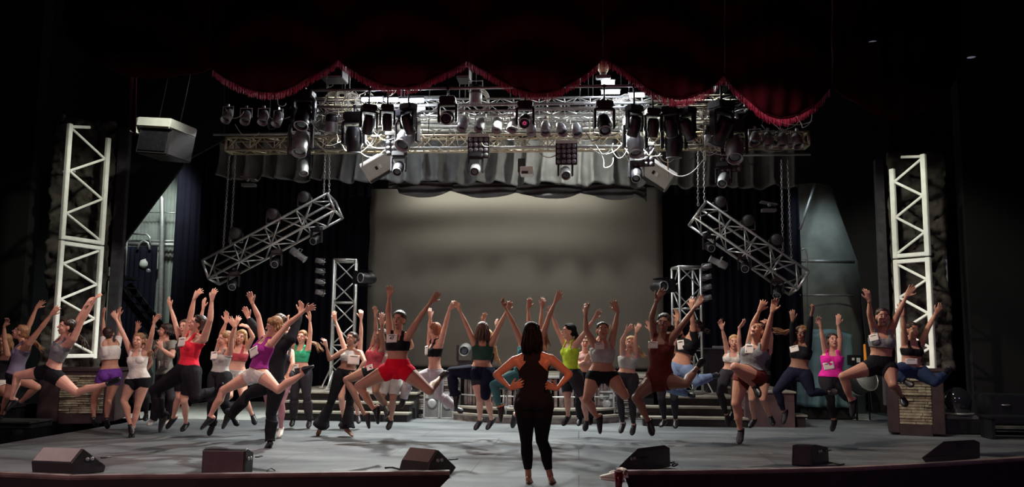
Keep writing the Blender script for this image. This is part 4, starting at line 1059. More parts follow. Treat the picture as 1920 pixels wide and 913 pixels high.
MB().box((0, 0, 0), (.12, .08, .36), bev=.01).build('body', mat('orange_glow', (.8, .25, .02), .5, emit=(1, .35, .05), estr=.35), t)
MB().box((0, 0, .20), (.14, .1, .03), bev=.005).build('cap', M_fixture, t)
MB().tube((0, 0, -.18), (0, 0, -p.z + .01), .015).build('stand', M_fixture, t)
p = W(1604, 675, 17.6)
t = thing('control_box', 'small wing control box with a white panel by the orange sign', 'box', p)
MB().box((0, 0, 0), (.30, .1, .2), bev=.01).build('housing', M_fixture, t)
MB().box((.04, -.055, .0), (.07, .012, .09)).build('display', M_paper, t); MB().box((-.06, -.055, .02), (.05, .012, .05)).build('button', M_paper, t)
MB().tube((0, .03, -.1), (0, .03, -p.z + .01), .02).build('stand', M_fixture, t)
p = G(1797, 812)
t = thing('dome_fixture', 'clear-domed fixture standing on a black box right of the right pedestal', 'stage light', p)
MB().box((0, 0, .12), (.62, .5, .24), bev=.02).build('plinth', M_fixture, t)
MB().box((0, 0, .28), (.52, .42, .07), bev=.01).build('base_plate', M_case, t)
MB().ell((0, 0, .52), (.24, .20, .26), n=24, m=14).build('dome', mat('dark_glass', (.02, .02, .025), .06, spec=1.0), t)
MB().lathe([(.25, -.01), (.265, -.01), (.265, .02), (.25, .02)], (0, 0, .33), n=28).build('ring', M_alud, t)
p = G(1890, 818)
t = thing('flight_case', 'long black flight case with bright edge in the far right wing', 'case', p + Vector((.35, .45, 0)))
MB().box((0, 0, .42), (1.1, .6, .5), bev=.02).build('case_body', M_fixture, t)
MB().box((0, 0, .13), (1.2, .7, .06), bev=.01).build('dolly', M_case, t)
for sx in (-.5, .5): MB().lathe([(.05, -.015), (.055, 0), (.05, .015)], (sx, -.25, .055), (0, 1, 0), n=16).build('caster', M_black, t)
for sx in (-.3, .3): MB().path([(sx - .06, -.31, .5), (sx - .06, -.34, .5), (sx + .06, -.34, .5), (sx + .06, -.31, .5)], .01, 6).build('handle', M_alu, t)
p = W(1905, 782, 14.6)
t = thing('work_table', 'low dark bench with pale edge at the far right', 'bench', (p.x, p.y, 0))
MB().box((0, 0, p.z), (1.0, .5, .04), bev=.006).build('bench_top', M_fixture, t)
for sx in (-.45, .45): MB().box((sx, 0, p.z / 2), (.05, .4, p.z - .02)).build('leg', M_fixture, t)
# equipment rack by the right tower
p = W(1347, 730, 18.0)
t = thing('equipment_rack', 'black equipment rack standing right of the right truss tower', 'rack', (p.x, p.y, R_ * 3))
hh = W(1347, 655, 18).z - R_ * 3
MB().box((0, 0, hh / 2), (.5, .5, hh), bev=.015).build('rack_body', M_fixture, t)
MB().box((0, 0, hh + .015), (.7, .55, .03), bev=.006).build('rack_top', M_case, t)
MB().box((.05, -.05, hh + .05), (.3, .2, .04), bev=.006).build('mixer', M_alud, t)
# ------------------------------------------------------------------ people
def skin(name, c):
    m = mat(name, c, .48, noise=.10, nscale=10, spec=.45)
    b = m.node_tree.nodes['Principled BSDF']; b.inputs['Subsurface Weight'].default_value = .06; b.inputs['Subsurface Radius'].default_value = (.02, .008, .004)
    return m
SK = {'fair': skin('fair_skin', (.66, .36, .27)), 'tan': skin('tan_skin', (.50, .255, .175)), 'brown': skin('brown_skin', (.28, .145, .10))}
M_eye = mat('eye_white', (.75, .72, .70), .3); M_iris = mat('dark_iris', (.03, .02, .015), .2); M_lip = mat('lips', (.42, .12, .11), .5); M_brow = mat('brows', (.06, .035, .025), .8)
HAIR = {'black': mat('black_hair', (.003, .003, .004), .6, spec=.15, noise=.3, nscale=30), 'brown': mat('brown_hair', (.075, .035, .020), .45, noise=.5, nscale=30), 'dark': mat('dark_brown_hair', (.03, .016, .012), .45, noise=.5, nscale=30),
        'blond': mat('blond_hair', (.52, .32, .15), .5, noise=.4, nscale=30), 'red': mat('auburn_hair', (.22, .07, .03), .5, noise=.4, nscale=30), 'light': mat('light_brown_hair', (.25, .13, .06), .5, noise=.4, nscale=30)}
CL = {'black': (.010, .010, .014), 'navy': (.012, .014, .035), 'white': (.72, .70, .66), 'red': (.72, .006, .03), 'coral': (.80, .03, .06), 'purple': (.16, .05, .34), 'magenta': (.33, .035, .27), 'grey': (.20, .21, .23), 'greygreen': (.24, .25, .22),
      'mauve': (.17, .15, .22), 'green': (.05, .42, .22), 'neon': (.58, .80, .06), 'pink': (.85, .03, .42), 'palegrey': (.42, .43, .42), 'teal': (.05, .16, .19), 'jeans': (.20, .30, .50), 'darkjeans': (.035, .06, .13),
      'rust': (.13, .028, .022), 'rose': (.40, .06, .08), 'forest': (.03, .07, .055), 'lilacgrey': (.50, .47, .50), 'charcoal': (.035, .033, .04), 'pinktights': (.50, .25, .29), 'palepink': (.62, .38, .36)}
def cloth(c): return mat('cloth_' + c, CL[c], .85, noise=.12, nscale=14, bump=.25, bscale=35, spec=.15)
_idm = Matrix.Identity(3)
def frame_from(d, ref):
    d = d.normalized(); a = ref - d * ref.dot(d)
    if a.length < 1e-4: a = d.orthogonal()
    a.normalize(); b = d.cross(a).normalized(); return a, b, d
def loft(mb, pts, ab, radii, n=14, cap=True):
    """elliptical tube through pts; ab list of (a,b) unit axes; radii list of (ra, rb)"""
    rows = []
    P = list(pts); A = list(ab); Rr = list(radii)
    if cap:
        d0 = (P[0] - P[1]).normalized(); d1 = (P[-1] - P[-2]).normalized(); r0 = min(Rr[0]); r1 = min(Rr[-1])
        P = [P[0] + d0 * r0 * .85, P[0] + d0 * r0 * .5] + P + [P[-1] + d1 * r1 * .5, P[-1] + d1 * r1 * .85]
        A = [A[0], A[0]] + A + [A[-1], A[-1]]
        Rr = [(Rr[0][0] * .45, Rr[0][1] * .45), (Rr[0][0] * .85, Rr[0][1] * .85)] + Rr + [(Rr[-1][0] * .85, Rr[-1][1] * .85), (Rr[-1][0] * .45, Rr[-1][1] * .45)]
    vs = []
    for p, (a, b), (ra, rb) in zip(P, A, Rr):
        for k in range(n):
            an = 2 * PI * k / n; vs.append(p + a * (ra * math.cos(an)) + b * (rb * math.sin(an)))
    m = len(P); fs = [(i * n + k, i * n + (k + 1) % n, (i + 1) * n + (k + 1) % n, (i + 1) * n + k) for i in range(m - 1) for k in range(n)]
    fs += [tuple(range(n))[::-1], tuple(range((m - 1) * n, m * n))]
    mb.add(vs, fs, 0, True)
def limb(mb, p0, p1, prof, ref, w=1.0, bulge=None, n=14):
    a, b, d = frame_from(p1 - p0, ref); L = (p1 - p0).length; pts = []; ab = []; rr = []
    for t, r, fl in prof:
        p = p0 + d * (L * t)
        if bulge: p = p + bulge(t)
        pts.append(p); ab.append((a, b)); rr.append((r * w, r * w * fl))
    loft(mb, pts, ab, rr, n)
def make_hand(mb, wr, tip, wdir, k, curl=.25, side=1, spread=.16, fr=.0082):
    d = (tip - wr).normalized(); a = wdir - d * wdir.dot(d); a = a.normalized() if a.length > 1e-3 else d.orthogonal().normalized(); nrm = d.cross(a).normalized()
    if side < 0: nrm = -nrm
    L = .178 * k
    pl = .50 * L
    loft(mb, [wr - d * .01, wr + d * pl * .3, wr + d * pl * .7, wr + d * pl], [(a, nrm)] * 4, [(.024 * k, .018 * k), (.032 * k, .015 * k), (.038 * k, .013 * k), (.036 * k, .011 * k)], 12, True)
    fl = [.42, .50, .47, .37]
    for i in range(4):
        off = (i - 1.5) / 1.5; base = wr + d * pl * (.92 - .05 * abs(off)) + a * (off * .029 * k); an = off * spread
        fd = (d * math.cos(an) + a * math.sin(an)).normalized(); p = base; pts = [p - fd * .012]; c = 0
        for s_ in (.44, .32, .24):
            c += curl * (1 + .25 * i); dd = (fd * math.cos(c) + nrm * math.sin(c)).normalized(); p = p + dd * (fl[i] * L * s_); pts.append(p)
        mb.path(pts, fr * k, 8, [fr * 1.05 * k, fr * 1.05 * k, fr * .95 * k, fr * .8 * k])
    # thumb from the side of the palm near its base, away from the little finger
    base = wr + d * pl * .30 - a * .026 * k; td = (d * .72 - a * .62 + nrm * .25).normalized(); p1_ = base + td * .045 * k; p2_ = p1_ + (td * .8 + d * .5).normalized() * .034 * k
    mb.path([base - td * .01, base, p1_, p2_], .011 * k, 8, [.013 * k, .012 * k, .0105 * k, .0085 * k])
def make_foot(mb, an, toe, kn, k, w=1.0):
    d = (toe - an); L = max(d.length, .12 * k); d.normalize(); sh = (an - kn).normalized()
    sd = d.cross(sh)
    sd = sd.normalized() if sd.length > .08 else Vector((1, 0, 0)); up = sd.cross(d).normalized()
    if up.dot(sh) > 0: up = -up
    heel = an - d * .035 * k - up * .035 * k
    pts = [heel, an - up * .03 * k + d * .02 * k, an + d * (L * .45) - up * .030 * k, an + d * (L * .75) - up * .033 * k, an + d * (L * .97) - up * .036 * k]
    loft(mb, pts, [(sd, up)] * 5, [(.027 * k, .030 * k), (.033 * k, .042 * k), (.038 * k, .030 * k), (.042 * k, .021 * k), (.026 * k, .014 * k)], 12, True)

def remesh(mb, vox, smooth=2):
    me = bpy.data.meshes.new('tmp'); me.from_pydata([tuple(v) for v in mb.v], [], mb.f)
    bm = bmesh.new(); bm.from_mesh(me); bmesh.ops.recalc_face_normals(bm, faces=bm.faces[:]); bm.to_mesh(me); bm.free()
    o = bpy.data.objects.new('tmp', me); C.objects.link(o)
    md = o.modifiers.new('r', 'REMESH'); md.mode = 'VOXEL'; md.voxel_size = vox; md.adaptivity = 0
    dg = bpy.context.evaluated_depsgraph_get(); ev = o.evaluated_get(dg); m2 = bpy.data.meshes.new_from_object(ev)
    n = len(m2.vertices); V = np.empty(n * 3); m2.vertices.foreach_get('co', V); V = V.reshape(-1, 3)
    nf = len(m2.polygons); F = np.empty(nf * 4, dtype=np.int64)
    ls = np.empty(len(m2.loops), dtype=np.int64); m2.loops.foreach_get('vertex_index', ls)
    F = ls.reshape(-1, 4)
    bpy.data.objects.remove(o); bpy.data.meshes.remove(me); bpy.data.meshes.remove(m2)
    E = np.concatenate([F[:, [0, 1]], F[:, [1, 2]], F[:, [2, 3]], F[:, [3, 0]]])
    deg = np.bincount(E.ravel(), minlength=n)[:, None].astype(float); deg[deg == 0] = 1
    for _ in range(smooth):
        for lam in (.6, -.35):
            acc = np.zeros_like(V)
            for c_ in range(3): acc[:, c_] = np.bincount(E[:, 0], V[E[:, 1], c_], n) + np.bincount(E[:, 1], V[E[:, 0], c_], n)
            V = V + lam * (acc / deg - V)
    return V, F
def vnormals(V, F):
    n = np.cross(V[F[:, 2]] - V[F[:, 0]], V[F[:, 3]] - V[F[:, 1]]); N = np.zeros_like(V)
    for k in range(4):
        for c_ in range(3): N[:, c_] += np.bincount(F[:, k], n[:, c_], len(V))
    l = np.linalg.norm(N, axis=1)[:, None]; l[l == 0] = 1; return N / l
def mesh_from(name, V, F, mats, parent=None, extra=None, mi=None):
    me = bpy.data.meshes.new(name); fs = [tuple(f) for f in F.tolist()]; vs = [tuple(v) for v in V.tolist()]; mid = [0] * len(fs) if mi is None else list(mi)
    if extra:
        o_ = len(vs); vs += [tuple(v) for v in extra.v]; fs += [tuple(i + o_ for i in f) for f in extra.f]; mid += extra.mi
    me.from_pydata(vs, [], fs)
    for m in mats: me.materials.append(m)
    me.polygons.foreach_set('material_index', mid); me.polygons.foreach_set('use_smooth', [True] * len(fs)); me.update()
    o = bpy.data.objects.new(name, me); C.objects.link(o)
    if parent: o.parent = parent
    return o
def v3(a): return Vector((float(a[0]), float(a[1]), float(a[2])))

SUM = []
def person(pid, label, Y, face, turn, head, neck, shA, shB, armA, armB, hipA, hipB, legA, legB, H=1.66, w=1.0, sk='fair', hair='brown', top=None, topc='black', bot=None, botc='black',
           shoe='black', dep=None, tail=None, bun=False, bib=None, hface=None, hcol2=None, male=False, pose_label=None, hairlong=False, vox=.0075, handside=None, number=None, soft=None):
    """face 'F' front to the house or 'B' back; turn -1..1 fraction of a quarter turn towards picture left/right.
    joints are pixels of the photograph; each joint's depth follows from its bone length."""
    rr = random.Random(pid); k = H / 1.66; dep = dep or {}
    fs = 1 if face == 'F' else -1              # towards the camera = +
    def at(px, y): return W(px[0], px[1], y)
    pel = at(((hipA[0] + hipB[0]) / 2, (hipA[1] + hipB[1]) / 2), Y)
    def solve(par, px, L, sgn, damp=.10):
        y = par.y
        for _ in range(3):
            p = at(px, par.y); d = math.hypot(p.x - par.x, p.z - par.z)
            q = 1 - (d / L) ** 2
            y = par.y - sgn * L * max(0.0, (math.sqrt(q) - damp)) if q > 0 else par.y
            p = at(px, y)
        return at(px, y)
    # torso
    nk = solve(pel, neck, .50 * k, dep.get('n', 0))
    hipw = .088 * k * (1 + .3 * (w - 1)); shw = .165 * k * (1.1 if male else 1)
    yaw = turn * PI / 2
    ld = Vector((math.cos(yaw), -math.sin(yaw) * 1.0, 0))       # image-right shoulder direction for a front-facing person turned to `turn`
    # front facing & turned left (turn<0): image-right shoulder comes nearer (smaller y)
    ld = Vector((math.cos(abs(yaw)), (1 if turn > 0 else -1) * math.sin(abs(yaw)) * fs, 0)) if turn else Vector((1, 0, 0))
    up = (nk - pel).normalized()
    def lateral(a_px, b_px, base, wd):
        a, b = at(a_px, base.y), at(b_px, base.y); d2 = b - a; d2.y = 0
        f = Vector((ld.x, 0, ld.z)); sl = math.atan2(d2.z, max(abs(d2.x), .02)); sl = max(-.7, min(.7, sl))
        v = Vector((ld.x * math.cos(sl), ld.y * math.cos(sl), math.sin(sl) * .9)); return v.normalized()
    hl = lateral(hipA, hipB, pel, hipw); sl_ = lateral(shA, shB, nk, shw)
    hA, hB = pel - hl * hipw, pel + hl * hipw
    cA = at(shA, nk.y); cB = at(shB, nk.y)
    def sh(px, sgn):
        base = nk + sl_ * sgn * shw; p = at(px, base.y); d = p - nk
        # keep the pixel, bound the reach
        q = Vector((p.x - base.x, 0, p.z - base.z)); 
        if q.length > .11 * k: q = q.normalized() * .11 * k
        r_ = base + q; return r_
    sA, sB = sh(shA, -1), sh(shB, 1)
    arms = []
    for key, s_, arm in (('A', sA, armA), ('B', sB, armB)):
        if arm is None: arms.append(None); continue
        e = solve(s_, arm[0], .285 * k, dep.get('e' + key, fs * .7)); wr = solve(e, arm[1], .25 * k, dep.get('w' + key, fs * .5)); tp = at(arm[2], wr.y)
        d = tp - wr; tp = wr + d.normalized() * .178 * k
        if pid == 25: wr = at(arm[1], pel.y - .085 * k); tp = at(arm[2], pel.y - .115 * k); tp = wr + (tp - wr).normalized() * .178 * k
        if (e - s_).length > .285 * k * 1.25: e = s_ + (e - s_).normalized() * .285 * k * 1.25
        arms.append((s_, e, wr, tp))
    legs = []
    for key, h_, leg in (('A', hA, legA), ('B', hB, legB)):
        kn = solve(h_, leg[0], .42 * k, dep.get('k' + key, fs)); an = solve(kn, leg[1], .40 * k, dep.get('a' + key, -fs)); te = at(leg[2], an.y); d = te - an
        te = solve(an, leg[2], .17 * k, dep.get('t' + key, fs)); 
        if (te - an).length > .2 * k: te = an + (te - an).normalized() * .18 * k
        legs.append((h_, kn, an, te))
    lat = (sl_ + hl).normalized() * fs      # person's own left... image-right for front facing
    fr = (lat.cross(up)).normalized()       # front of the torso
    lat = up.cross(fr).normalized()
    hd = at(head, nk.y - fs * .02)
    hup = (hd - nk); hup = (hup.normalized() * .8 + up * .2).normalized()
    hd = nk + (hd - nk).normalized() * min(max((hd - nk).length, .17 * k), .24 * k)
    mb = MB()
    tw = 1.08 if male else 1.0; ws = w
    st = [(-.12, .075, .060, 0), (-.04, .145, .092, -.008), (.04, .168, .108, -.012), (.16, .158, .100, -.004), (.32, .124, .086, .004), (.42, .118, .084, .006), (.55, .130, .094, .008), (.70, .146, .100, .006), (.84, .150, .090, 0), (.93, .120, .070, -.004), (1.0, .070, .056, -.006)]
    if male: st = [(a, b_ * (1.0 if a > .5 else .93 if a < .3 else 1.10), c, d) for a, b_, c, d in st]
    pts, ab, rad = [], [], []; tl = (nk - pel).length
    la_h = (hl * fs); la_s = (sl_ * fs)
    for s_, a_, b_, off in st:
        L_ = la_h.lerp(la_s, min(1, max(0, s_))); L_ = (L_ - up * L_.dot(up)).normalized(); Fd = L_.cross(up).normalized()
        # gentle spine curve
        pts.append(pel + up * (tl * s_) + Fd * (off * k)); ab.append((L_, Fd)); wf = ws if s_ < .6 else 1 + (ws - 1) * .6
        rad.append((a_ * k * wf, b_ * k * wf))
    loft(mb, pts, ab, rad, 20)
    Rt = Matrix((lat, fr, up)).transposed()
    if not male:
        for s_ in (-1, 1): mb.ell(pel + up * tl * .70 + lat * (s_ * .060 * k) + fr * .066 * k, (.062 * k * ws, .046 * k * ws, .056 * k * ws), Rt, 14, 10)
    for s_ in (-1, 1):
        mb.ell(pel - up * .01 * k + lat * (s_ * .075 * k) - fr * .060 * k, (.080 * k * ws, .070 * k * ws, .085 * k * ws), Rt, 14, 10)
    # neck, trapezius
    hb = hd - hup * .06 * k
    limb(mb, nk - up * .03, hb, [(0, .056 * k * tw, 1), (.5, .049 * k * tw, 1.0), (1, .050 * k * tw, 1.05)], lat)
    for s_ in (sA, sB):
        limb(mb, nk + (hd - nk) * .12, s_, [(0, .042 * k, 1), (.5, .040 * k, .9), (1, .046 * k * tw, 1)], fr)
        q = pel + up * tl * .72; limb(mb, q + (s_ - nk).normalized() * .06 * k, s_, [(0, .075 * k, .9), (.6, .062 * k, .85), (1, .047 * k, .95)], fr)
    # arms
    aw = (1 + (w - 1) * .8) * (1.15 if male else 1)
    hs = 0
    for ai, arm in enumerate(arms):
        if arm is None: continue
        s_, e, wr, tp = arm
        limb(mb, s_, e, [(0, .050, 1), (.15, .047, 1), (.45, .043, 1), (.8, .036, 1), (1, .034, 1)], fr, k * aw)
        limb(mb, e, wr, [(0, .034, 1), (.2, .037, .95), (.5, .032, .9), (.85, .023, .85), (1, .022, .8)], fr, k * (1 + (aw - 1) * .6))
        fd = (wr - e).normalized(); ang = rr.uniform(-.9, .9); wd = Vector((math.cos(ang), math.sin(ang), 0)) * (1 if rr.random() < .5 else -1)
        if handside: wd = Vector(handside[ai])
        make_hand(mb, wr, tp, wd, k * 1.04, curl=rr.uniform(.08, .34), side=1 if rr.random() < .5 else -1, spread=rr.uniform(.10, .24))
    # legs
    lw = 1 + (w - 1) * 1.0
    bones = []
    for li, (h_, kn, an, te) in enumerate(legs):
        bk = (kn - h_).normalized() - (an - kn).normalized()     # points to the front of the knee
        if bk.length < .15: bk = fr.copy() if abs(fr.dot((an - kn).normalized())) < .9 else up
        bk = bk.normalized(); sd = bk.cross((an - kn).normalized())
        limb(mb, h_, kn, [(-.02, .094, 1), (.12, .098, 1.0), (.35, .088, 1), (.65, .070, 1), (.88, .056, 1), (1, .053, 1)], bk, k * lw)
        limb(mb, kn, an, [(0, .050, 1), (.12, .050, 1), (.32, .054, .98), (.55, .045, 1), (.82, .030, 1), (1, .030, 1)], bk, k * (1 + (lw - 1) * .7), bulge=lambda t, b_=bk: -b_ * (.018 * math.exp(-((t - .3) / .18) ** 2)))
        make_foot(mb, an, te, kn, k)
    # head
    fa = hface if hface is not None else (turn * 70 * (1 if face == 'F' else -1) if face == 'F' else 180 - turn * 60)
    az, el = (fa if isinstance(fa, tuple) else (fa, 0))
    az = math.radians(az); el = math.radians(el)
    fdir = Vector((math.sin(az) * math.cos(el), -math.cos(az) * math.cos(el), math.sin(el)))
    hu = (hup - fdir * hup.dot(fdir) * .75); hu = (hu - fdir * hu.dot(fdir)).normalized(); hx = fdir.cross(hu).normalized()
    Rh = Matrix((hx, fdir, hu)).transposed()
    def hp(x, y, z): return hd + Rh @ (Vector((x, y, z)) * k)
    mb.ell(hp(0, -.012, .026), (.072 * k, .090 * k, .086 * k), Rh, 18, 12)
    mb.ell(hp(0, .018, -.030), (.058 * k, .066 * k, .078 * k), Rh, 16, 12)
    mb.ell(hp(0, .052, -.088), (.024 * k, .022 * k, .020 * k), Rh, 10, 8)
    mb.ell(hp(0, .066, .030), (.052 * k, .020 * k, .020 * k), Rh, 12, 8)
    for s_ in (-1, 1):
        mb.ell(hp(s_ * .030, .060, -.022), (.024 * k, .022 * k, .020 * k), Rh, 10, 8)
        mb.ell(hp(s_ * .073, -.004, -.004), (.011 * k, .019 * k, .030 * k), Rh, 10, 8)
    mb.path([hp(0, .078, .026), hp(0, .090, .006), hp(0, .104, -.014), hp(0, .094, -.024)], .01, 8, [.008 * k, .0095 * k, .0135 * k, .010 * k])
    mb.ell(hp(0, .076, -.052), (.022 * k, .012 * k, .010 * k), Rh, 10, 6)
    V, F = remesh(mb, vox, 2)
    N = vnormals(V, F)
    # make sure the normals point out
    cen = V.mean(0)
    ex = MB()
    for s_ in (-1, 1):
        ex.ell(hp(s_ * .030, .0745, .008), (.0135 * k, .010 * k, .0062 * k), Rh, 10, 6, mi=1); ex.ell(hp(s_ * .030, .0815, .008), (.0066 * k, .005 * k, .0058 * k), Rh, 8, 6, mi=2)
        ex.path([hp(s_ * .015, .083, .0275), hp(s_ * .030, .0825, .032), hp(s_ * .046, .071, .027)], .0036 * k, 6, mi=4)
    ex.path([hp(-.022, .080, -.052), hp(-.008, .088, -.0495), hp(0, .089, -.051), hp(.008, .088, -.0495), hp(.022, .080, -.052)], .0052 * k, 6, mi=3)
    ex.path([hp(-.018, .080, -.058), hp(0, .088, -.061), hp(.018, .080, -.058)], .0055 * k, 6, mi=3)
    g = pel.copy(); g.z = 0
    root = thing('person', label, 'person', (pel.x, pel.y, min(min(l[2].z for l in legs), min(l[3].z for l in legs)) - .04))
    root.location.z = max(0, root.location.z)
    off = root.location.copy(); offn = np.array(off)
    ex.v = [tuple(Vector(v) - off) for v in ex.v]
    body = mesh_from('body', V - offn, F, [SK[sk], M_eye, M_iris, M_lip, M_brow], root, ex)
    # ---------------- classification of the surface by bone
    B = []; names = []
    def addb(nm, p, q, r): B.append((np.array(p), np.array(q), r)); names.append(nm)
    addb('torso', pel - up * .04, nk, .125 * k * w); addb('neck', nk, hd, .055 * k)
    for i, arm in enumerate(arms):
        if arm: addb('ua%d' % i, arm[0], arm[1], .045 * k); addb('fa%d' % i, arm[1], arm[2], .032 * k); addb('ha%d' % i, arm[2], arm[3], .04 * k)
    for i, (h_, kn, an, te) in enumerate(legs): addb('th%d' % i, h_, kn, .085 * k * w); addb('sh%d' % i, kn, an, .048 * k); addb('ft%d' % i, an, te, .04 * k)
    D = np.empty((len(B), len(V))); T = np.empty((len(B), len(V)))
    for i, (p, q, r) in enumerate(B):
        d = q - p; t = ((V - p) @ d) / (d @ d); tc = np.clip(t, 0, 1); D[i] = np.linalg.norm(V - (p + tc[:, None] * d), axis=1) / r; T[i] = t
    own = D.argmin(0); idx = {nm: i for i, nm in enumerate(names)}
    upn, latn, frn = np.array(up), np.array(lat), np.array(fr); rel = V - np.array(pel)
    s = (rel @ upn) / tl; X = (rel @ latn) / k; Yf = (rel @ frn) / k
    isn = lambda nm: own == idx[nm] if nm in idx else np.zeros(len(V), bool)
    torso = isn('torso'); thigh = isn('th0') | isn('th1'); shin = isn('sh0') | isn('sh1'); foot = isn('ft0') | isn('ft1')
    ua = isn('ua0') | isn('ua1'); fa_ = isn('fa0') | isn('fa1'); ha = isn('ha0') | isn('ha1'); nkm = isn('neck')
    tth = np.where(isn('th0'), T[idx['th0']], T[idx['th1']]); tsh = np.where(isn('sh0'), T[idx['sh0']], T[idx['sh1']])
    tua = np.full(len(V), 9.0); tfa = np.full(len(V), 9.0)
    for q in ('0', '1'):
        if 'ua' + q in idx: tua = np.where(isn('ua' + q), T[idx['ua' + q]], tua); tfa = np.where(isn('fa' + q), T[idx['fa' + q]], tfa)
    nearhand = np.zeros(len(V), bool)
    for nm in names:
        if nm[:2] == 'ha': nearhand |= (D[idx[nm]] * B[idx[nm]][2] < .11 * k)
    ea = np.interp(s, [q_[0] for q_ in st], [q_[1] for q_ in st]) * w; eb = np.interp(s, [q_[0] for q_ in st], [q_[2] for q_ in st]) * w
    nearhand &= (np.sqrt((X / ea) ** 2 + (Yf / eb) ** 2) > 1.16)
    if armA and pid in (25, 14, 15, 27, 6): torso = torso & ~nearhand; thigh = thigh & ~nearhand; shin = shin & ~nearhand
    def garment(name, mask, offv, m, th=.004, relax=3):
        fm = mask[F].sum(1) >= 3; Fs = F[fm]
        if len(Fs) < 12: return None
        used = np.unique(Fs); mp = -np.ones(len(V), int); mp[used] = np.arange(len(used)); Fn = mp[Fs]
        o_ = offv[used] if isinstance(offv, np.ndarray) else np.full(len(used), offv)
        # smooth offset normals a little so that cloth is calmer than the skin
        Vn = V[used] + N[used] * o_[:, None]
        E = np.concatenate([Fn[:, [0, 1]], Fn[:, [1, 2]], Fn[:, [2, 3]], Fn[:, [3, 0]]]); Es = np.sort(E, 1); key = Es[:, 0] * len(used) + Es[:, 1]
        uq, inv, cnt = np.unique(key, return_inverse=True, return_counts=True); be = np.stack([uq // len(used), uq % len(used)], 1)[cnt == 1]
        nb = len(used); bdeg = np.bincount(be.ravel(), minlength=nb)
        for _ in range(relax):
            acc = np.zeros_like(Vn)
            for c_ in range(3): acc[:, c_] = np.bincount(be[:, 0], Vn[be[:, 1], c_], nb) + np.bincount(be[:, 1], Vn[be[:, 0], c_], nb)
            sel = bdeg == 2; Vn[sel] = .4 * Vn[sel] + .6 * acc[sel] / 2
        o = mesh_from(name, Vn - offn, Fn, [m], root)
        md = o.modifiers.new('thickness', 'SOLIDIFY'); md.thickness = th; md.offset = -1
        return o
    ax_ = np.abs(X)
    strap = (torso | nkm | ua) & (s > .74) & (s < 1.10) & (ax_ > .052) & (ax_ < .096) & ~(ua & (tua > .0))
    noarm = ~(ua & (tua > -.02))
    def topmask(s0, s1=.80, straps=True):
        m_ = (torso | (ua & (tua < .02))) & (s > s0) & (s < s1) & noarm
        m_ |= (torso & (s > s0) & (s < s1))
        if straps: m_ |= strap
        return m_
    mtop = None; tname = 'sports_bra'; toff = .006
    if top == 'bra': mtop = topmask(.54)
    elif top == 'crop': mtop = topmask(.40, .86); tname = 'crop_top'
    elif top == 'tank': mtop = topmask(.06, .84) | (thigh & (s > .06)); tname = 'tank_top'; toff = .010
    elif top == 'tanks': mtop = topmask(.16, .84); tname = 'tank_top'; toff = .008
    elif top == 'halter': mtop = topmask(.54, .78, False) | (torso & (s > .7) & (s < 1.0) & (ax_ < .05 + (1 - s) * .2) & (Yf > 0)); tname = 'halter_top'
    elif top == 'tee': mtop = ((torso | (nkm & (s < 1.0))) & (s > .0) & (s < 1.0)) | (ua & (tua < .55)) | (thigh & (s > .0)); tname = 't_shirt'; toff = .016
    elif top == 'long': mtop = (torso & (s > .54) & (s < .98)) | ua | fa_ ; tname = 'long_sleeved_crop_top'
    elif top == 'halflong': mtop = (torso & (s > .5) & (s < .95)) | (ua & (tua < .6)); tname = 'crop_t_shirt'; toff = .010
    elif top == 'shirt': mtop = (torso & (s > -.1)) | ua | (fa_ & (tfa < .8)) | (nkm & (s < 1.02)); tname = 'long_sleeved_shirt'; toff = .014
    elif top == 'leotard': mtop = topmask(-.4, .84) | (thigh & (tth < .10)) | (torso & (s < .84)); tname = 'leotard'; toff = .005
    elif top == 'racer':
        back = (Yf < 0)
        wid = np.where(s < .62, 9.0, np.where(s < .86, .15 - (s - .62) / .24 * .105, .045 + (s - .86) * .35))
        neckl = .115 - 0 * s
        mtop = ((torso | thigh) & (s > -.14) & (s < .58)) | (torso & (s >= .58) & (s < 1.06) & back & (ax_ < wid)) | (torso & (s >= .58) & (s < .80) & ~back) | ((torso | nkm | ua) & (s >= .84) & (s < 1.16) & (ax_ > .035) & (ax_ < .085) & ~(ua & (tua > -.1))) | (thigh & (s > -.06)) | ((torso | nkm) & back & (s >= .86) & (s < 1.0) & (ax_ < .06)); tname = 'racerback_tank_top'; toff = .007
    mb_ = None; bname = 'shorts'; boff = .006
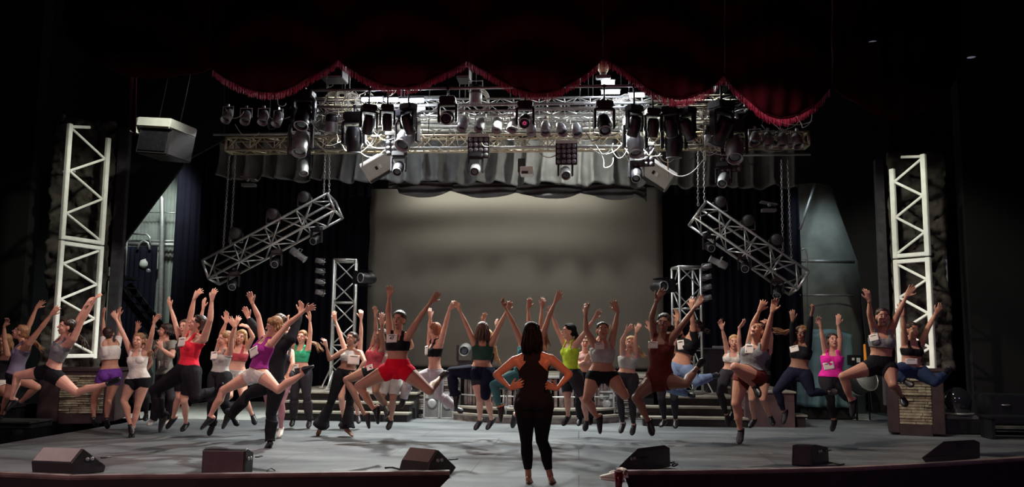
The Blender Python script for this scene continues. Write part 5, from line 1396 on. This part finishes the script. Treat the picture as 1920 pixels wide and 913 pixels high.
    if bot == 'shorts': mb_ = ((torso | thigh) & (s < .20) & ~(thigh & (tth > .34)))
    elif bot == 'minishorts': mb_ = ((torso | thigh) & (s < .14) & ~(thigh & (tth > .24)))
    elif bot == 'highshorts': mb_ = ((torso | thigh) & (s < .32) & ~(thigh & (tth > .26)))
    elif bot == 'looseshorts': mb_ = ((torso | thigh) & (s < .16) & ~(thigh & (tth > .36))); boff = .018
    elif bot == 'kneeshorts': mb_ = ((torso | thigh) & (s < .18) & ~(thigh & (tth > .80))); boff = .016
    elif bot == 'leggings': mb_ = ((torso & (s < .22)) | thigh | (shin & (tsh < .90))); bname = 'leggings'
    elif bot == 'capri': mb_ = ((torso & (s < .22)) | thigh | (shin & (tsh < .80))); bname = 'capri_leggings'
    elif bot == 'pants': mb_ = ((torso & (s < .18)) | thigh | (shin & (tsh < 1.0))); bname = 'trousers'; boff = np.where(shin, .022 + .012 * np.clip(tsh, 0, 1), .016)
    elif bot == 'flares': mb_ = ((torso & (s < .20)) | thigh | (shin & (tsh < 1.03))); bname = 'flared_trousers'; boff = np.where(shin, .012 + .085 * np.clip(tsh, 0, 1) ** 1.8, .010)
    elif bot == 'jeans': mb_ = ((torso & (s < .14)) | thigh | (shin & (tsh < .95))); bname = 'jeans'; boff = np.where(shin, .024, .018)
    elif bot == 'tights': mb_ = ((torso & (s < .2)) | thigh | shin); bname = 'tights'; boff = .004
    if isinstance(boff, np.ndarray): boff = boff * k
    if mtop is not None: garment(tname, mtop & ~ha, (toff + .004) if isinstance(toff, float) else toff, cloth(topc), .005)
    if mb_ is not None: garment(bname, mb_, boff, cloth(botc), .005)
    if shoe:
        garment('shoe', isn('ft0') | (isn('sh0') & (tsh > .97)), .006, mat('shoe_' + shoe, CL[shoe], .4), .006, 2)
        garment('shoe', isn('ft1') | (isn('sh1') & (tsh > .97)), .006, mat('shoe_' + shoe, CL[shoe], .4), .006, 2)
    # ---------------- hair
    HM = HAIR[hair]
    hb_ = MB()
    hb_.ell(hp(0, -.026, .040), (.0795 * k, .090 * k, .086 * k), Rh, 24, 16)
    hb_.ell(hp(0, -.046, -.004), (.070 * k, .064 * k, .070 * k), Rh, 20, 12)
    hb_.ell(hp(0, .018, .084), (.052 * k, .048 * k, .030 * k), Rh, 16, 10)
    hb_.ell(hp(.040, -.004, .058), (.042 * k, .060 * k, .046 * k), Rh, 14, 10); hb_.ell(hp(-.040, -.004, .058), (.042 * k, .060 * k, .046 * k), Rh, 14, 10)
    if hairlong and hairlong < .08:
        for q in range(9):
            an = -1.3 + q * .325; hb_.ell(hp(.066 * math.sin(an), -.012 + .070 * math.cos(an), .070 + .006 * math.cos(q * 2)), (.022 * k, .022 * k, .030 * k), Rh, 10, 8)
    hV, hF = remesh(hb_, .006, 1)
    hN = vnormals(hV, hF); rl = (hV - np.array(hd)) @ np.array(Rh) / k
    hV = hV + hN * (.0022 * np.sin(rl[:, 0] * 330 + 6 * np.sin(rl[:, 1] * 30)) * k)[:, None]
    cap = mesh_from('hair', hV - offn, hF, [HM], root)
    tm = MB()
    def strands(path, n, spread, r0, taper=.3, wave=.01):
        P = [Vector(p) for p in path]
        for i in range(n):
            o1 = Vector((rr.gauss(0, 1), rr.gauss(0, 1), rr.gauss(0, 1))) * spread; ph = rr.uniform(0, 6); Q = []
            m_ = 12
            for j in range(m_ + 1):
                t = j / m_; x = t * (len(P) - 1); a_ = min(int(x), len(P) - 2); p = P[a_].lerp(P[a_ + 1], x - a_)
                Q.append(p + o1 * (.35 + .9 * t) + Vector((math.sin(ph + t * 6), math.cos(ph + t * 5), math.sin(ph * 2 + t * 7))) * wave * t)
            tm.path(Q, r0, 5, [r0 * (1 - (1 - taper) * (j / m_) ** 1.5) for j in range(m_ + 1)])
    if bun: tm.ell(hp(0, -.085, .062) if bun is True else hp(*bun), (.036 * k, .036 * k, .034 * k), Rh, 14, 10)
    if tail:
        pth = [hp(0, -.085, .03)] + [at(p, hd.y + .02) for p in tail]; strands(pth, 26, .013, .009, .3, .02)
    if hairlong:
        for a_ in range(-5, 6):
            an = a_ * .34; x = .074 * math.sin(an); y = -.012 - .088 * math.cos(an)
            top_ = hp(x * .85, y * .85, .07); mid = hp(x * 1.06, y * 1.06, .0); low = mid - Vector((0, 0, 1)) * (hairlong * .45) + Rh @ Vector((x * .2, y * .2, 0)); end = mid - Vector((0, 0, 1)) * hairlong + Rh @ Vector((x * .0, y * .3, 0))
            strands([top_, mid, low, end], 6, .010, .011, .5, .008)
    if tm.v:
        tm.v = [tuple(Vector(v) - off) for v in tm.v]; o = tm.build('hair_tail' if tail else 'hair_length' if hairlong else 'hair_bun', HM, cap if cap else root)
    # ---------------- paper number pinned on
    if bib:
        bx, by, bw, bh, brot = bib
        bv = BVHTree.FromPolygons([tuple(v) for v in V.tolist()], [tuple(f) for f in F.tolist()])
        d = ray(bx, by).normalized(); hit, nrm, ix, ds = bv.ray_cast(CP, d)
        if hit is None or (hit - pel).length > 1.2: hit = pel + up * tl * .6 + fr * .12; nrm = fr
        if nrm.dot(d) > 0: nrm = -nrm
        nn = (nrm * .5 + (fr if fr.dot(d) < 0 else -d) * .6 - d * .3).normalized(); s_ = px_per_m(hit); wv, hv = bw / s_, bh / s_
        hor = (CR @ Vector((math.cos(math.radians(brot)), math.sin(math.radians(brot)), 0))); hor = (hor - nn * hor.dot(nn)).normalized(); ver = nn.cross(hor).normalized()
        cc_ = hit - off; rows = []; H_ = np.full((7, 9), -1.0)
        for i in range(7):
            for j in range(9):
                q = hit + hor * (wv * (j / 8 - .5)) + ver * (hv * (i / 6 - .5)) + nn * .3
                h2, _, _, dd = bv.ray_cast(q, -nn, .6)
                if h2 is not None: H_[i, j] = .3 - dd
        mx_ = H_.max(); H_ = np.clip(H_, mx_ - .014, mx_); H0 = H_.copy()
        for _ in range(16):
            Q = np.pad(H_, 1, mode='edge'); H_ = (Q[:-2, 1:-1] + Q[2:, 1:-1] + Q[1:-1, :-2] + Q[1:-1, 2:]) / 4
        H_ = H_ + max(0, (H0 - H_).max()) + .011; out = H_.max() - .0155
        for i in range(7):
            rows.append([cc_ + hor * (wv * (j / 8 - .5)) + ver * (hv * (i / 6 - .5)) + nn * float(H_[i, j]) for j in range(9)])
        o = MB().grid(rows).build('number_card', M_paper, root); md = o.modifiers.new('thickness', 'SOLIDIFY'); md.thickness = .002
        pr_ = MB(); c2 = cc_ + nn * (out + .0165)
        pr_.add([c2 + hor * (wv * a_) + ver * (hv * b_) for a_, b_ in ((-.30, .30), (.30, .30), (.30, .37), (-.30, .37))], [(0, 1, 2, 3)])
        if number:
            cu = bpy.data.curves.new('number', 'FONT'); cu.body = number; cu.size = hv * .52; cu.align_x = 'CENTER'; cu.align_y = 'CENTER'; cu.extrude = .0008; cu.offset = .0015
            co = bpy.data.objects.new('number', cu); C.objects.link(co); dg = bpy.context.evaluated_depsgraph_get(); nm = bpy.data.meshes.new_from_object(co.evaluated_get(dg)); bpy.data.objects.remove(co)
            nm.materials.clear(); nm.materials.append(M_ink); no = bpy.data.objects.new('number', nm); C.objects.link(no); no.parent = o
            no.matrix_local = Matrix.Translation(cc_ + nn * (out + .0165)) @ Matrix((hor, ver, nn)).transposed().to_4x4()
        pr_.build('printed_line', M_ink, o)
    SUM.append((pid, round(px_per_m(pel)), round(min(l[2].z for l in legs), 2), round((nk - pel).length / k, 2), [round((l[1] - l[0]).length / k, 2) for l in legs], [round((l[2] - l[1]).length / k, 2) for l in legs]))
    return root
# pid, label, Y, face, turn, head, neck, shA, shB, armA, armB, hipA, hipB, legA, legB
P = person
P(1, 'dancer with curly hair cut off by the left picture edge, arm raised', 13.0, 'F', -.4, (8, 640), (0, 665), (-18, 668), (14, 665), ((-24, 640), (-20, 612), (-18, 595)), ((8, 636), (8, 612), (16, 599)), (-16, 722), (6, 722), ((-40, 750), (-50, 790), (-60, 800)), ((22, 748), (2, 778), (-10, 788)), sk='tan', hair='light', top='tank', topc='black', bot='looseshorts', botc='white', hairlong=.12)
P(2, 'dancer in mauve tank top and black shorts with long brown ponytail, far left', 11.9, 'F', -.75, (38, 624), (46, 644), (42, 650), (58, 646), ((54, 612), (68, 578), (80, 564)), ((76, 616), (96, 590), (108, 577)), (18, 702), (36, 704), ((14, 742), (4, 776), (-8, 790)), ((70, 726), (38, 754), (24, 760)), sk='tan', hair='light', top='tank', topc='mauve', bot='shorts', hface=(-70, 20), tail=[(52, 632), (68, 645), (80, 655)], dep={'eA': .3, 'eB': .3, 'kA': .5, 'kB': -.3})
P(3, 'smiling dancer in grey crop top and black shorts leaping above the left pedestal', 10.9, 'F', -.45, (124, 613), (122, 637), (108, 643), (137, 636), ((146, 604), (160, 574), (170, 560)), ((154, 600), (174, 568), (184, 550)), (84, 697), (106, 702), ((32, 704), (22, 750), (6, 766)), ((145, 737), (202, 719), (220, 711)), sk='fair', hair='dark', top='crop', topc='grey', bot='shorts', hface=(-40, 5), tail=[(140, 625), (155, 637), (162, 650)], dep={'eA': -.3, 'wA': 0, 'eB': .3, 'kA': .4, 'aA': 0, 'kB': .5, 'aB': -.3})
P(4, 'dancer in white crop top and purple shorts seen behind the left leaper', 13.2, 'B', -.3, (204, 628), (206, 646), (195, 650), (219, 648), ((194, 620), (194, 595), (194, 577)), ((226, 620), (223, 593), (222, 575)), (196, 703), (216, 703), ((176, 748), (176, 785), (182, 796)), ((203, 752), (200, 786), (202, 799)), sk='tan', hair='dark', top='halflong', topc='white', bot='shorts', botc='purple', bun=True, dep={'kA': 0, 'kB': 0, 'aA': 1, 'aB': 1})
P(5, 'dancer in white tank top and black shorts on tiptoe, arms raised wide', 12.6, 'F', .0, (260, 639), (258, 660), (244, 658), (277, 656), ((232, 628), (218, 598), (210, 584)), ((284, 630), (289, 604), (297, 592)), (248, 713), (270, 713), ((232, 752), (244, 796), (247, 812)), ((258, 762), (249, 804), (247, 822)), sk='fair', hair='light', top='tank', topc='white', bot='minishorts', tail=[(275, 648), (282, 662), (276, 668)], dep={'kA': .2, 'aA': -.2, 'kB': .2, 'aB': -.2})
P(6, 'young person in grey-green shirt clapping, between white and red tops', 13.4, 'F', -.5, (310, 622), (310, 641), (296, 645), (325, 646), ((294, 668), (300, 648), (303, 636)), ((323, 668), (303, 654), (299, 640)), (300, 702), (320, 702), ((296, 748), (288, 786), (278, 793)), ((322, 748), (318, 784), (314, 793)), sk='fair', hair='dark', top='tee', topc='greygreen', bot='pants', botc='charcoal', male=True, H=1.72, shoe='white', bib=(308, 683, 24, 14, 4), hface=(-60, 5), hairlong=.03)
P(7, 'dancer in red tank top and wide black trousers leaping, number card on chest', 11.0, 'F', -.45, (370, 607), (362, 631), (349, 632), (382, 636), ((357, 594), (364, 560), (374, 545)), ((394, 600), (397, 563), (402, 541)), (340, 695), (364, 696), ((290, 732), (302, 782), (293, 812)), ((366, 746), (404, 734), (413, 722)), H=1.70, w=1.12, sk='fair', hair='dark', top='tanks', topc='coral', bot='pants', botc='black', bib=(345, 642, 21, 17, -4), hface=(-58, 18), bun=True, dep={'kA': .5, 'aA': -.2, 'kB': .4, 'aB': -1})
P(8, 'dancer hidden behind the red tank top, one thin arm raised beside it', 12.6, 'F', -.1, (347, 615), (348, 634), (338, 637), (362, 637), ((328, 604), (320, 576), (315, 561)), ((374, 608), (381, 578), (382, 562)), (340, 694), (360, 694), ((336, 744), (324, 784), (309, 802)), ((345, 752), (349, 794), (340, 804)), sk='fair', hair='brown', top='tank', topc='charcoal', bot='kneeshorts', botc='black', dep={'kA': .3, 'kB': .3})
P(9, 'dancer in pale grey tank with number card and black trousers, right of red top', 12.2, 'F', -.3, (421, 638), (418, 657), (408, 660), (432, 658), ((415, 628), (424, 604), (425, 589)), ((434, 632), (440, 612), (432, 600)), (402, 706), (422, 706), ((398, 752), (398, 796), (390, 814)), ((420, 756), (436, 782), (444, 794)), sk='fair', hair='light', top='tanks', topc='palegrey', bot='pants', botc='black', bib=(403, 667, 14, 15, 0), tail=[(432, 640), (430, 655)], hface=(-50, 0))
P(10, 'long-haired blond dancer in rose top and pale shorts', 13.2, 'F', .1, (452, 632), (448, 652), (434, 654), (462, 652), ((438, 636), (442, 610), (448, 594)), ((474, 632), (466, 614), (452, 608)), (430, 703), (452, 703), ((430, 742), (405, 766), (394, 780)), ((456, 744), (473, 778), (477, 793)), w=1.08, sk='fair', hair='blond', top='bra', topc='rose', bot='shorts', botc='palegrey', hairlong=.16, dep={'eB': .5})
P(11, 'leaping dancer in purple tank top and white shorts, one leg stretched behind', 10.7, 'F', -.45, (514, 611), (500, 636), (492, 638), (508, 646), ((485, 595), (473, 568), (469, 552)), ((541, 607), (572, 582), (590, 574)), (470, 703), (494, 701), ((418, 732), (393, 782), (374, 800)), ((522, 731), (572, 698), (588, 692)), H=1.66, sk='fair', hair='light', top='tanks', topc='magenta', bot='minishorts', botc='white', bib=(478, 644, 22, 18, 18), hface=(-62, -12), hairlong=.05, dep={'kA': .3, 'aA': 0, 'kB': .4, 'aB': -.2, 'tA': 0, 'tB': 0, 'eB': .2})
P(12, 'man in black shirt and trousers lunging behind the purple-topped leaper', 11.7, 'B', .3, (526, 606), (520, 630), (498, 634), (545, 636), ((478, 614), (466, 596), (461, 582)), ((556, 608), (563, 586), (566, 572)), (500, 722), (522, 722), ((464, 740), (432, 780), (418, 816)), ((508, 776), (506, 828), (499, 838)), H=1.80, sk='fair', hair='brown', top='shirt', topc='black', bot='pants', botc='black', male=True, dep={'kA': -.4, 'kB': 0, 'aB': 0, 'aA': 0, 'tB': -1})
P(13, 'dancer in green crop top and dark cargo trousers, hair flying right', 14.2, 'F', -.1, (566, 634), (565, 651), (553, 655), (578, 655), ((545, 634), (540, 608), (537, 592)), ((582, 624), (581, 600), (580, 584)), (554, 698), (574, 698), ((552, 744), (550, 784), (546, 796)), ((575, 745), (580, 786), (577, 799)), sk='fair', hair='light', top='crop', topc='green', bot='pants', botc='charcoal', bib=(552, 690, 20, 14, 0), tail=[(580, 640), (592, 645), (603, 656)], dep={'kA': .2, 'kB': .2})
P(14, 'dancer in pink tights mostly hidden behind the man in black', 12.8, 'F', .2, (536, 640), (534, 656), (522, 660), (546, 660), ((516, 682), (526, 700), (534, 710)), ((549, 682), (540, 700), (534, 712)), (518, 706), (536, 706), ((500, 740), (508, 772), (506, 784)), ((527, 756), (527, 803), (522, 816)), sk='fair', hair='light', top='tank', topc='charcoal', bot='tights', botc='pinktights', shoe='white')
P(15, 'dancer with black flared trousers and bent left arm in front of left tower', 13.2, 'F', .0, (659, 636), (658, 657), (642, 660), (676, 662), ((618, 674), (612, 650), (608, 634)), ((684, 678), (672, 694), (664, 700)), (638, 700), (662, 702), ((621, 752), (602, 796), (594, 818)), ((656, 754), (651, 802), (663, 814)), sk='brown', hair='dark', top='halter', topc='palegrey', bot='flares', botc='black', shoe=None, bib=(663, 674, 22, 18, -6), bun=True, hface=(-20, 12), dep={'kA': .3, 'aA': -.2, 'kB': .2, 'aB': -.1})
P(16, 'dancer directly behind the flared trousers, both arms straight up', 14.3, 'F', .0, (664, 643), (660, 660), (648, 660), (674, 660), ((638, 628), (629, 600), (625, 582)), ((677, 626), (677, 597), (677, 578)), (642, 702), (662, 702), ((640, 746), (644, 782), (640, 794)), ((666, 744), (671, 778), (672, 790)), sk='fair', hair='dark', top='tank', topc='charcoal', bot='shorts', bun=True)
P(17, 'leaping dancer number 47 in black sports bra and bright red shorts', 10.55, 'F', -.12, (748, 602), (747, 626), (732, 630), (766, 630), ((728, 586), (730, 556), (730, 534)), ((786, 597), (808, 566), (817, 555)), (732, 694), (758, 694), ((672, 724), (702, 768), (703, 794)), ((806, 733), (826, 708), (836, 702)), H=1.68, w=1.06, sk='tan', hair='dark', top='bra', topc='black', bot='highshorts', botc='red', bib=(736, 635, 21, 16, 0), number='47', hface=(-12, 0), bun=True, dep={'kA': .4, 'aA': -.2, 'kB': .5, 'aB': -1, 'n': 0})
P(18, 'dancer in rose top and black shorts leaping just left of number 47', 12.6, 'F', -.35, (713, 632), (706, 651), (698, 655), (720, 652), ((705, 620), (704, 594), (704, 577)), ((716, 626), (717, 606), (716, 592)), (692, 697), (708, 700), ((649, 712), (685, 780), (688, 806)), ((704, 734), (720, 760), (726, 775)), sk='brown', hair='dark', top='tanks', topc='rose', bot='minishorts', hface=(-50, 10), bib=(694, 689, 14, 10, 14), dep={'kA': .2, 'aA': 0, 'kB': .4})
P(19, 'dancer in white knee-length shorts hidden behind number 47', 13.0, 'F', .2, (735, 640), (732, 658), (720, 662), (746, 660), ((716, 634), (717, 612), (715, 596)), ((772, 650), (768, 630), (775, 618)), (722, 706), (742, 706), ((715, 748), (728, 773), (720, 785)), ((737, 748), (733, 788), (727, 802)), sk='tan', hair='dark', top='tanks', topc='palegrey', bot='kneeshorts', botc='white', dep={'kA': .4, 'kB': .3})
P(20, 'strawberry blond dancer in black sports bra and white sweatpants', 12.9, 'F', -.7, (815, 619), (816, 641), (806, 644), (826, 643), ((806, 614), (807, 595), (806, 579)), ((836, 606), (843, 579), (853, 566)), (806, 702), (824, 702), ((764, 716), (757, 746), (752, 762)), ((822, 742), (854, 764), (864, 770)), sk='fair', hair='red', top='bra', topc='black', bot='pants', botc='lilacgrey', bib=(801, 657, 11, 17, 0), tail=[(818, 630), (826, 634)], hface=(-125, 10), dep={'kA': .4, 'aA': -.4, 'kB': -.2, 'aB': -.3})
P(21, 'dancer in dark green top and navy trousers, arms spread, knee raised left', 12.1, 'B', .0, (905, 620), (905, 641), (890, 644), (921, 644), ((876, 612), (862, 582), (855, 567)), ((936, 612), (950, 583), (958, 567)), (892, 698), (914, 698), ((846, 697), (852, 742), (850, 768)), ((910, 742), (912, 722), (914, 716)), sk='tan', hair='brown', top='crop', topc='forest', bot='pants', botc='navy', hairlong=.14, dep={'kA': .2, 'aA': 0, 'kB': .6, 'aB': -1, 'eA': -.2, 'eB': -.2, 'wA': 0, 'wB': 0})
P(22, 'dancer in dark shorts behind the green top, only pale legs and hand showing', 13.0, 'F', .1, (912, 634), (908, 652), (896, 654), (922, 654), ((900, 624), (906, 606), (908, 592)), ((930, 632), (934, 618), (930, 604)), (896, 708), (914, 708), ((900, 750), (900, 788), (889, 803)), ((914, 750), (922, 787), (911, 802)), sk='fair', hair='blond', top='tanks', topc='charcoal', bot='shorts', botc='charcoal', tail=[(928, 650), (930, 670), (934, 680)], dep={'kA': .2, 'kB': .2})
P(23, 'dancer in teal leggings leaping behind the standing instructor', 11.7, 'F', -.1, (994, 622), (994, 643), (977, 640), (1014, 642), ((962, 606), (948, 578), (941, 565)), ((1029, 594), (1042, 564), (1050, 548)), (972, 706), (994, 706), ((925, 722), (936, 764), (934, 790)), ((1030, 724), (1012, 756), (1010, 776)), sk='tan', hair='brown', top='tanks', topc='teal', bot='leggings', botc='teal', dep={'kA': .3, 'aA': -.2, 'kB': .4, 'aB': -1})
P(24, 'dancer hidden behind the instructor, wavy hair and two hands above', 13.0, 'F', .1, (1006, 632), (1005, 650), (992, 652), (1022, 652), ((992, 604), (990, 578), (994, 560)), ((1014, 610), (1016, 576), (1021, 558)), (994, 704), (1014, 704), ((984, 748), (966, 780), (962, 806)), ((1016, 748), (1020, 784), (1022, 796)), sk='tan', hair='red', top='tanks', topc='black', bot='shorts', tail=[(1020, 622), (1024, 632), (1027, 646)], dep={'kA': .3, 'kB': .3})
P(26, 'dancer in neon yellow tank and dark shorts with black ponytail', 12.6, 'F', -.55, (1066, 622), (1070, 643), (1060, 647), (1080, 646), ((1044, 616), (1036, 593), (1030, 577)), ((1098, 622), (1114, 598), (1124, 584)), (1060, 702), (1080, 702), ((1064, 744), (1065, 780), (1055, 794)), ((1096, 752), (1100, 788), (1096, 804)), sk='fair', hair='black', top='tanks', topc='neon', bot='kneeshorts', botc='charcoal', hface=(-72, 5), tail=[(1078, 620), (1082, 632), (1080, 640)], dep={'kA': .3, 'kB': .3, 'eA': .3})
P(27, 'blond dancer in pale pink shirt hands clasped, behind the neon yellow top', 13.7, 'F', .0, (1097, 646), (1097, 662), (1085, 666), (1110, 666), ((1086, 684), (1098, 676), (1103, 668)), ((1120, 640), (1130, 622), (1140, 612)), (1088, 704), (1106, 704), ((1086, 746), (1088, 782), (1084, 794)), ((1106, 746), (1108, 782), (1106, 792)), H=1.6, sk='fair', hair='blond', top='halflong', topc='palepink', bot='pants', botc='black')
P(28, 'leaping dancer in white and black sports bra and tiny black shorts, right of instructor', 10.9, 'F', .05, (1130, 624), (1130, 646), (1115, 646), (1146, 646), ((1099, 618), (1098, 590), (1099, 573)), ((1153, 614), (1158, 584), (1152, 570)), (1116, 703), (1142, 703), ((1100, 750), (1120, 784), (1120, 812)), ((1172, 742), (1166, 724), (1160, 716)), H=1.66, w=1.08, sk='tan', hair='dark', top='crop', topc='palegrey', bot='minishorts', hface=(5, 14), bun=True, bib=(1124, 650, 18, 12, 2), dep={'kA': .2, 'aA': -.2, 'kB': .4, 'aB': -1})
P(29, 'dancer in light grey crop tank with blond braid and black trousers', 13.0, 'F', -.05, (1182, 645), (1178, 664), (1168, 666), (1192, 666), ((1166, 640), (1174, 622), (1184, 613)), ((1192, 640), (1193, 622), (1198, 611)), (1166, 708), (1184, 708), ((1162, 752), (1168, 794), (1162, 808)), ((1185, 754), (1188, 797), (1184, 812)), H=1.6, sk='fair', hair='blond', top='crop', topc='palegrey', bot='leggings', botc='charcoal', tail=[(1196, 650), (1203, 664), (1210, 668)], dep={'kA': .2, 'kB': .2})
P(30, 'leaping dancer in rust-brown leotard with number card, right of centre', 10.4, 'F', -.2, (1244, 610), (1241, 633), (1227, 634), (1258, 636), ((1222, 595), (1231, 564), (1240, 549)), ((1282, 606), (1304, 575), (1316, 561)), (1226, 716), (1248, 714), ((1192, 746), (1216, 790), (1220, 814)), ((1286, 720), (1308, 688), (1318, 678)), H=1.70, sk='brown', hair='dark', top='leotard', topc='rust', bot=None, bib=(1226, 647, 19, 13, -4), hface=(-15, 0), tail=[(1258, 614), (1266, 622)], dep={'kA': .3, 'aA': -.2, 'kB': .3, 'aB': -.5})
P(31, 'leaping dancer in black crop shirt and light blue jeans behind the leotard', 12.4, 'F', -.35, (1302, 617), (1292, 634), (1280, 640), (1302, 640), ((1272, 614), (1271, 600), (1270, 586)), ((1299, 606), (1297, 578), (1296, 560)), (1266, 690), (1284, 692), ((1256, 728), (1288, 738), (1298, 742)), ((1306, 716), (1334, 706), (1344, 704)), sk='tan', hair='dark', top='halflong', topc='black', bot='jeans', botc='jeans', bib=(1277, 647, 13, 18, 4), tail=[(1316, 618), (1326, 622)], dep={'kA': .5, 'aA': -1, 'kB': .3})
P(32, 'dancer in black leggings standing behind the leotard, head hidden', 13.4, 'F', .0, (1253, 640), (1250, 657), (1238, 660), (1264, 660), ((1226, 640), (1220, 620), (1217, 608)), ((1268, 632), (1268, 608), (1269, 592)), (1244, 702), (1262, 702), ((1240, 748), (1246, 788), (1238, 795)), ((1264, 748), (1267, 788), (1266, 798)), sk='fair', hair='brown', top='tank', topc='charcoal', bot='leggings', botc='charcoal', dep={'kA': .2, 'kB': .2})
P(33, 'smaller dancer in white sports bra and charcoal leggings, one heel lifted', 13.1, 'F', -.1, (1376, 644), (1375, 662), (1365, 664), (1388, 664), ((1359, 636), (1354, 616), (1350, 604)), ((1386, 638), (1386, 614), (1394, 605)), (1362, 702), (1380, 702), ((1350, 738), (1362, 778), (1365, 798)), ((1378, 744), (1374, 772), (1370, 786)), H=1.58, sk='fair', hair='blond', top='bra', topc='white', bot='leggings', botc='charcoal', bun=True, dep={'kA': .4, 'kB': .4})
P(34, 'tall leaping dancer in grey top and dark briefs with one knee pulled up', 10.6, 'F', -.35, (1420, 625), (1417, 647), (1406, 647), (1432, 650), ((1412, 610), (1424, 582), (1430, 571)), ((1441, 616), (1448, 584), (1452, 570)), (1396, 704), (1418, 706), ((1380, 757), (1388, 806), (1384, 828)), ((1378, 688), (1414, 724), (1420, 740)), H=1.70, w=1.1, sk='tan', hair='brown', top='tanks', topc='grey', bot='highshorts', botc='rust', hface=(-40, 35), dep={'kA': .2, 'aA': -.2, 'kB': .3, 'aB': -.2, 'n': 0}, bib=(1406, 655, 16, 18, -8))
P(35, 'dancer in long-sleeved black crop top and black leggings, hair flying left', 12.4, 'F', -.3, (1503, 628), (1503, 648), (1490, 651), (1514, 650), ((1486, 624), (1486, 600), (1486, 586)), ((1518, 618), (1521, 590), (1527, 572)), (1486, 702), (1508, 702), ((1456, 733), (1470, 772), (1465, 792)), ((1522, 737), (1554, 736), (1566, 734)), sk='brown', hair='light', top='long', topc='black', bot='leggings', botc='navy', bib=(1490, 655, 16, 12, 4), hface=(-30, 0), tail=[(1488, 618), (1470, 624), (1452, 620)], dep={'kA': .4, 'aA': -.2, 'kB': .3, 'aB': -.2})
P(36, 'dancer in dark shorts hidden behind the tall leaper, pale legs below', 13.2, 'F', .1, (1432, 640), (1428, 657), (1416, 660), (1442, 660), ((1420, 636), (1426, 616), (1430, 604)), ((1446, 634), (1444, 616), (1440, 602)), (1412, 704), (1432, 704), ((1410, 748), (1414, 786), (1405, 797)), ((1430, 748), (1444, 780), (1449, 794)), sk='fair', hair='light', top='tank', topc='charcoal', bot='shorts', dep={'kA': .2, 'kB': .3})
P(37, 'dancer in hot pink tank top and black leggings landing on one foot', 13.0, 'F', -.1, (1561, 642), (1560, 660), (1549, 663), (1572, 663), ((1543, 636), (1538, 612), (1534, 599)), ((1576, 634), (1571, 608), (1573, 591)), (1550, 710), (1570, 710), ((1558, 750), (1563, 788), (1558, 805)), ((1580, 738), (1592, 752), (1596, 762)), H=1.6, w=1.12, sk='fair', hair='dark', top='tank', topc='pink', bot='leggings', botc='charcoal', bib=(1554, 686, 19, 14, 12), hface=(5, 15), bun=True, dep={'kA': .2, 'aA': 0, 'kB': .5, 'aB': -1})
P(38, 'leaping dancer with bare waist in black high shorts by the right truss', 10.7, 'F', -.1, (1655, 600), (1654, 622), (1640, 622), (1669, 622), ((1631, 590), (1630, 564), (1627, 549)), ((1684, 588), (1699, 556), (1710, 540)), (1640, 688), (1662, 688), ((1580, 706), (1596, 752), (1593, 780)), ((1674, 722), (1690, 744), (1696, 756)), H=1.68, sk='tan', hair='dark', top='bra', topc='grey', bot='highshorts', bib=(1639, 634, 16, 13, 4), hface=(-10, 5), bun=True, dep={'kA': .3, 'aA': -.2, 'kB': .5, 'aB': -1})
P(39, 'dancer in black sports bra and dark jeans leaping above the right pedestal', 11.9, 'F', .1, (1711, 622), (1710, 644), (1697, 645), (1727, 645), ((1695, 616), (1692, 590), (1689, 574)), ((1740, 614), (1754, 588), (1763, 576)), (1698, 694), (1718, 694), ((1672, 698), (1696, 714), (1708, 720)), ((1752, 716), (1772, 702), (1778, 692)), sk='tan', hair='dark', top='bra', topc='black', bot='jeans', botc='darkjeans', bib=(1708, 678, 22, 11, 0), bun=True, dep={'kA': .9, 'aA': .2, 'kB': .4, 'aB': -.5})
P(40, 'dancer hidden behind the white tank top, one hand raised beside its head', 13.8, 'F', .1, (266, 640), (264, 656), (254, 660), (276, 660), ((252, 640), (256, 620), (260, 604)), ((284, 680), (276, 692), (270, 698)), (256, 706), (274, 706), ((256, 744), (258, 776), (256, 784)), ((272, 744), (274, 776), (272, 784)), sk='tan', hair='dark', top='tank', topc='charcoal', bot='leggings', botc='charcoal')
# the instructor, standing with back to us on the thrust
P(25, 'instructor with long black hair, all in black, hands on hips, back turned', 9.12, 'B', .04, (998, 625), (999, 662), (966, 676), (1032, 673), ((930, 703), (957, 728), (972, 722)), ((1068, 702), (1044, 729), (1029, 723)), (984, 754), (1018, 754), ((987, 826), (991, 893), (994, 902)), ((1016, 826), (1032, 893), (1036, 902)), H=1.70, w=1.12, sk='tan', hair='black', top='racer', topc='black', bot='capri', botc='black', shoe=None, hairlong=.20, vox=.0065,
  hface=(172, 2), dep={'eA': -.2, 'eB': -.2, 'wA': .8, 'wB': .8, 'kA': 0, 'kB': 0, 'aA': 0, 'aB': 0, 'tA': -1, 'tB': -1}, handside=((0, .3, -1), (0, .3, -1)))
for s_ in SUM: print('PSUM', s_)
